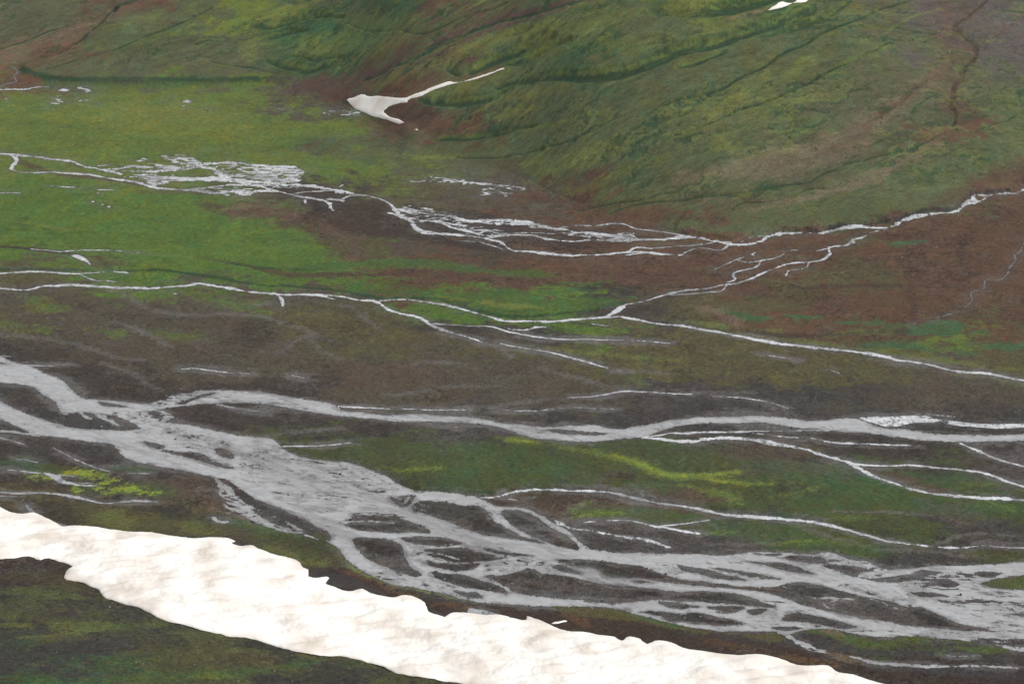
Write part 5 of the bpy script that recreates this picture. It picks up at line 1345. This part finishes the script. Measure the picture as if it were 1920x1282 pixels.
SNOW_INFO = dict(
    main=('snowfield', 'long dirty white snowfield running across the lower left slope above the grey river', 'snowfield', 2.1, 18),
    y=('snow_patch', 'forked pale snow patch lying in the gully at the foot of the green hill', 'snow patch', 1.2, 8),
    top=('snow_patch', 'small pinkish snow patch in the brown hollow at the top edge of the hill', 'snow patch', 1.6, 5),
    bit=('snow_patch', 'thin scrap of snow lying on dark soil just beyond the big snowfield', 'snow patch', 0.6, 3),
    spk=('snow_patch', 'tiny snow remnant on bare pinkish soil below the forked snow patch', 'snow patch', 0.6, 3))
for f, d, k in snows:
    if k == 'main':
        # ragged, melting upper edge with bare holes
        hole = N(T_ROUGH, WX[f.sl], WY[f.sl], 1.0, off=51)
        up = sstep(30, 0, WN[f.sl])
        d = d - up * np.clip(hole - 1.4, 0, 2) * 1.5 * (d < 6)
    name, label, cat, th, w = SNOW_INFO[k]
    u, v, q, t = contour(d, f.u0, f.v0)
    x, y = unproject(u, v)
    z = base_z(x, y) + rsample(SNOW_BED, u, v) + 0.15
    full = np.zeros((RH, RW), dtype=np.float32)
    full[f.sl] = d
    e = np.clip(rsample(full, u, v) / w, 0, 1)
    lump = 0.46 * N(T_BAND, x.astype(np.float32), y.astype(np.float32), 0.42, 0.3, 1.8, 61) + 0.35 * N(T_FBM, x.astype(np.float32), y.astype(np.float32), 0.5, off=62)
    z = z + 0.12 + np.maximum(th * np.sqrt(1 - (1 - e) ** 2) + (lump * e if k == 'main' else 0.25 * lump * e), 0.35 * np.sqrt(e))
    ob = mesh_object(name, np.stack([x, y, z], 1), t, q, MS)
    ob['label'] = label
    ob['category'] = cat

# the ground: one sheet of terrain around the viewpoint, finest where the valley lies
ta = np.concatenate([-np.tan(np.linspace(math.radians(65), math.radians(16), 40))[:-1], np.linspace(-math.tan(math.radians(16)), math.tan(math.radians(16)), 1240), np.tan(np.linspace(math.radians(16), math.radians(65), 40))[1:]])
rr = list(np.linspace(40, 700, 45))
while rr[-1] < 2850:
    rr.append(rr[-1] + min(rr[-1] ** 2 / CAM_Z * 4.95e-4 * 0.72, 1.2))
rr = np.concatenate([rr, rr[-1] + np.cumsum(np.geomspace(2, 600, 60))])
TA, RRR = np.meshgrid(ta, rr)
GX = RRR * TA
GY = RRR + 0 * TA
GZ = base_z(GX, GY)
gu_, gv_ = project(GX, GY, GZ)
behind = GZ * 0 + (GY * CP - (GZ - CAM_Z) * SP)
gu_ = np.where(behind > 1, gu_, 960)
gv_ = np.where(behind > 1, gv_, 1300)
# terrain relief beyond the surveyed window fades to its edge values
GZ = GZ + rsample(DZ, gu_, gv_)
GC = rsample(C, gu_, gv_)
far_out = ((gu_ < U0) | (gu_ > U0 + RW - 1) | (gv_ < V0) | (gv_ > V0 + RH - 1))
v_ = 1 + 0.25 * N(T_MID, GX.astype(np.float32), GY.astype(np.float32), 0.8, off=71)
mid = np.where(far_d(GX, GY)[..., None] > 20, lin((78, 82, 50)), np.where(near_d(GX, GY)[..., None] > 0, lin((66, 66, 44)), lin((76, 70, 50)))) * 0.9
GC = np.where(far_out[..., None], mid * v_[..., None], GC)
nr, nc = GX.shape
dF = far_d(GX, GY)
dN = near_d(GX, GY)
reg = np.where(dF[:-1, :-1] > 12, 1, np.where(dN[:-1, :-1] > 12, 2, 0))
idx = np.arange(nr * nc).reshape(nr, nc)
Q = np.stack([idx[:-1, :-1], idx[:-1, 1:], idx[1:, 1:], idx[1:, :-1]], -1)
ALL = np.stack([GX, GY, GZ], -1).reshape(-1, 3)
GCf = GC.reshape(-1, 3)
for k, name in ((0, 'ground'), (1, 'hill'), (2, 'hill')):
    q = Q[reg == k]
    used = np.zeros(nr * nc, bool)
    used[q.ravel()] = True
    remap = np.cumsum(used) - 1
    ob = mesh_object(name, ALL[used], None, remap[q], MG)
    at = ob.data.attributes.new('cover', 'FLOAT_COLOR', 'POINT')
    c4 = np.ones((used.sum(), 4), dtype=np.float32)
    c4[:, :3] = GCf[used]
    at.data.foreach_set('color', c4.ravel())
    ob['kind'] = 'structure'

# loose stones and boulders on bars, scree and the near slope
def stones():
    ph = (1 + 5 ** 0.5) / 2
    iv_ = np.array([(-1, ph, 0), (1, ph, 0), (-1, -ph, 0), (1, -ph, 0), (0, -1, ph), (0, 1, ph), (0, -1, -ph), (0, 1, -ph), (ph, 0, -1), (ph, 0, 1), (-ph, 0, -1), (-ph, 0, 1)]) / 1.9
    fc = np.array([(0, 11, 5), (0, 5, 1), (0, 1, 7), (0, 7, 10), (0, 10, 11), (1, 5, 9), (5, 11, 4), (11, 10, 2), (10, 7, 6), (7, 1, 8), (3, 9, 4), (3, 4, 2), (3, 2, 6), (3, 6, 8), (3, 8, 9), (4, 9, 5), (2, 4, 11), (6, 2, 10), (8, 6, 7), (9, 8, 1)])
    r = np.random.default_rng(11)
    n = 60000
    u = r.uniform(-60, 1980, n)
    v = r.uniform(-30, 1300, n)
    w_ = rsample(WATER, u, v)
    bedv = rsample(RIVER_BED, u, v)
    hv, nv_ = rsample(WD, u, v), rsample(WN, u, v)
    sc = np.zeros((RH, RW), dtype=np.float32)
    for a, wd_ in ((('C', [1510,720, 1520,560, 1560,380, 1500,180, 1540,0]), 26), (('C', [1700,480, 1800,320, 1820,160, 1860,0]), 34), (('F', [1300,700, 1600,500, 1860,420]), 20), (('C', [700,880, 960,760, 1250,560]), 12)):
        f, d = stroke(P(*a), wd_, pad=10)
        sc[f.sl] = np.maximum(sc[f.sl], sstep(-10, 10, d))
    scv = rsample(sc, u, v)
    sn = np.full((RH, RW), -30, dtype=np.float32)
    for f, d, k in snows:
        sn[f.sl] = np.maximum(sn[f.sl], d)
    snv = rsample(sn, u, v)
    pr = 0.012 + 0.35 * ((w_ > -7) & (w_ < 0.6) & (bedv > -6)) + 0.10 * (bedv > 0) * (w_ < 0) + 0.30 * scv + 0.10 * (nv_ > 40)
    keep = (r.random(n) < pr) & (snv < -2) & (w_ < 1.0)
    u, v, scv = u[keep], v[keep], scv[keep]
    n = len(u)
    x, y, z = ground_at(u, v)
    s = 0.22 * r.pareto(2.6, n) + 0.25
    s = np.clip(s, 0.25, 0.95) * (1 + 0.25 * scv)
    a = r.uniform(0, 6.283, n)
    jit = 1 + 0.25 * r.standard_normal((n, 12, 1))
    co = iv_[None] * jit * s[:, None, None] * np.stack([np.ones(n), r.uniform(.6, 1, n), r.uniform(.5, .9, n)], 1)[:, None, :]
    cx = co[..., 0] * np.cos(a)[:, None] - co[..., 1] * np.sin(a)[:, None]
    cy = co[..., 0] * np.sin(a)[:, None] + co[..., 1] * np.cos(a)[:, None]
    co = np.stack([cx + x[:, None], cy + y[:, None], co[..., 2] + (z + 0.25 * s)[:, None]], -1).reshape(-1, 3)
    tr = (fc[None] + 12 * np.arange(n)[:, None, None]).reshape(-1, 3)
    m, nt, b = nodes('stone')
    at = new(nt, 'ShaderNodeAttribute', attribute_name='cover')
    nt.links.new(at.outputs['Color'], b.inputs['Base Color'])
    b.inputs['Roughness'].default_value = 0.9
    ob = mesh_object('gravel', co, tr, None, m, smooth=False)  # one object of all scattered stones and boulders
    c = np.ones((n, 4), dtype=np.float32)
    c[:, :3] = lin((54, 51, 49)) * r.uniform(.6, 1.5, (n, 1))
    org = r.random(n) < 0.55 * scv
    c[org, :3] = lin((122, 88, 62)) * r.uniform(.7, 1.4, (org.sum(), 1))
    pale = (r.random(n) < 0.15) & ~org
    c[pale, :3] = lin((122, 118, 112)) * r.uniform(.8, 1.3, (pale.sum(), 1))
    t = ob.data.attributes.new('cover', 'FLOAT_COLOR', 'POINT')
    t.data.foreach_set('color', np.repeat(c, 12, axis=0).ravel())
    ob['kind'] = 'stuff'
stones()

# thin valley air
me = bpy.data.meshes.new('haze')
hx = [(-6000, -400), (6000, -400), (6000, 9000), (-6000, 9000)]
zb, zt = -12.0, 700.0
me.from_pydata([(a, b, zb) for a, b in hx] + [(a, b, zt) for a, b in hx], [], [(3, 2, 1, 0), (4, 5, 6, 7), (0, 1, 5, 4), (1, 2, 6, 5), (2, 3, 7, 6), (3, 0, 4, 7)])
mh_ = bpy.data.materials.new('haze')
mh_.use_nodes = True
mh_.node_tree.nodes.clear()
vo = mh_.node_tree.nodes.new('ShaderNodeVolumePrincipled')
vo.inputs['Density'].default_value = 0.000017
vo.inputs['Color'].default_value = (0.9, 0.93, 0.97, 1)
om = mh_.node_tree.nodes.new('ShaderNodeOutputMaterial')
mh_.node_tree.links.new(vo.outputs[0], om.inputs['Volume'])
me.materials.append(mh_)
hz = bpy.data.objects.new('haze', me)
COL.objects.link(hz)
hz['kind'] = 'stuff'

scene.cycles.use_denoising = True
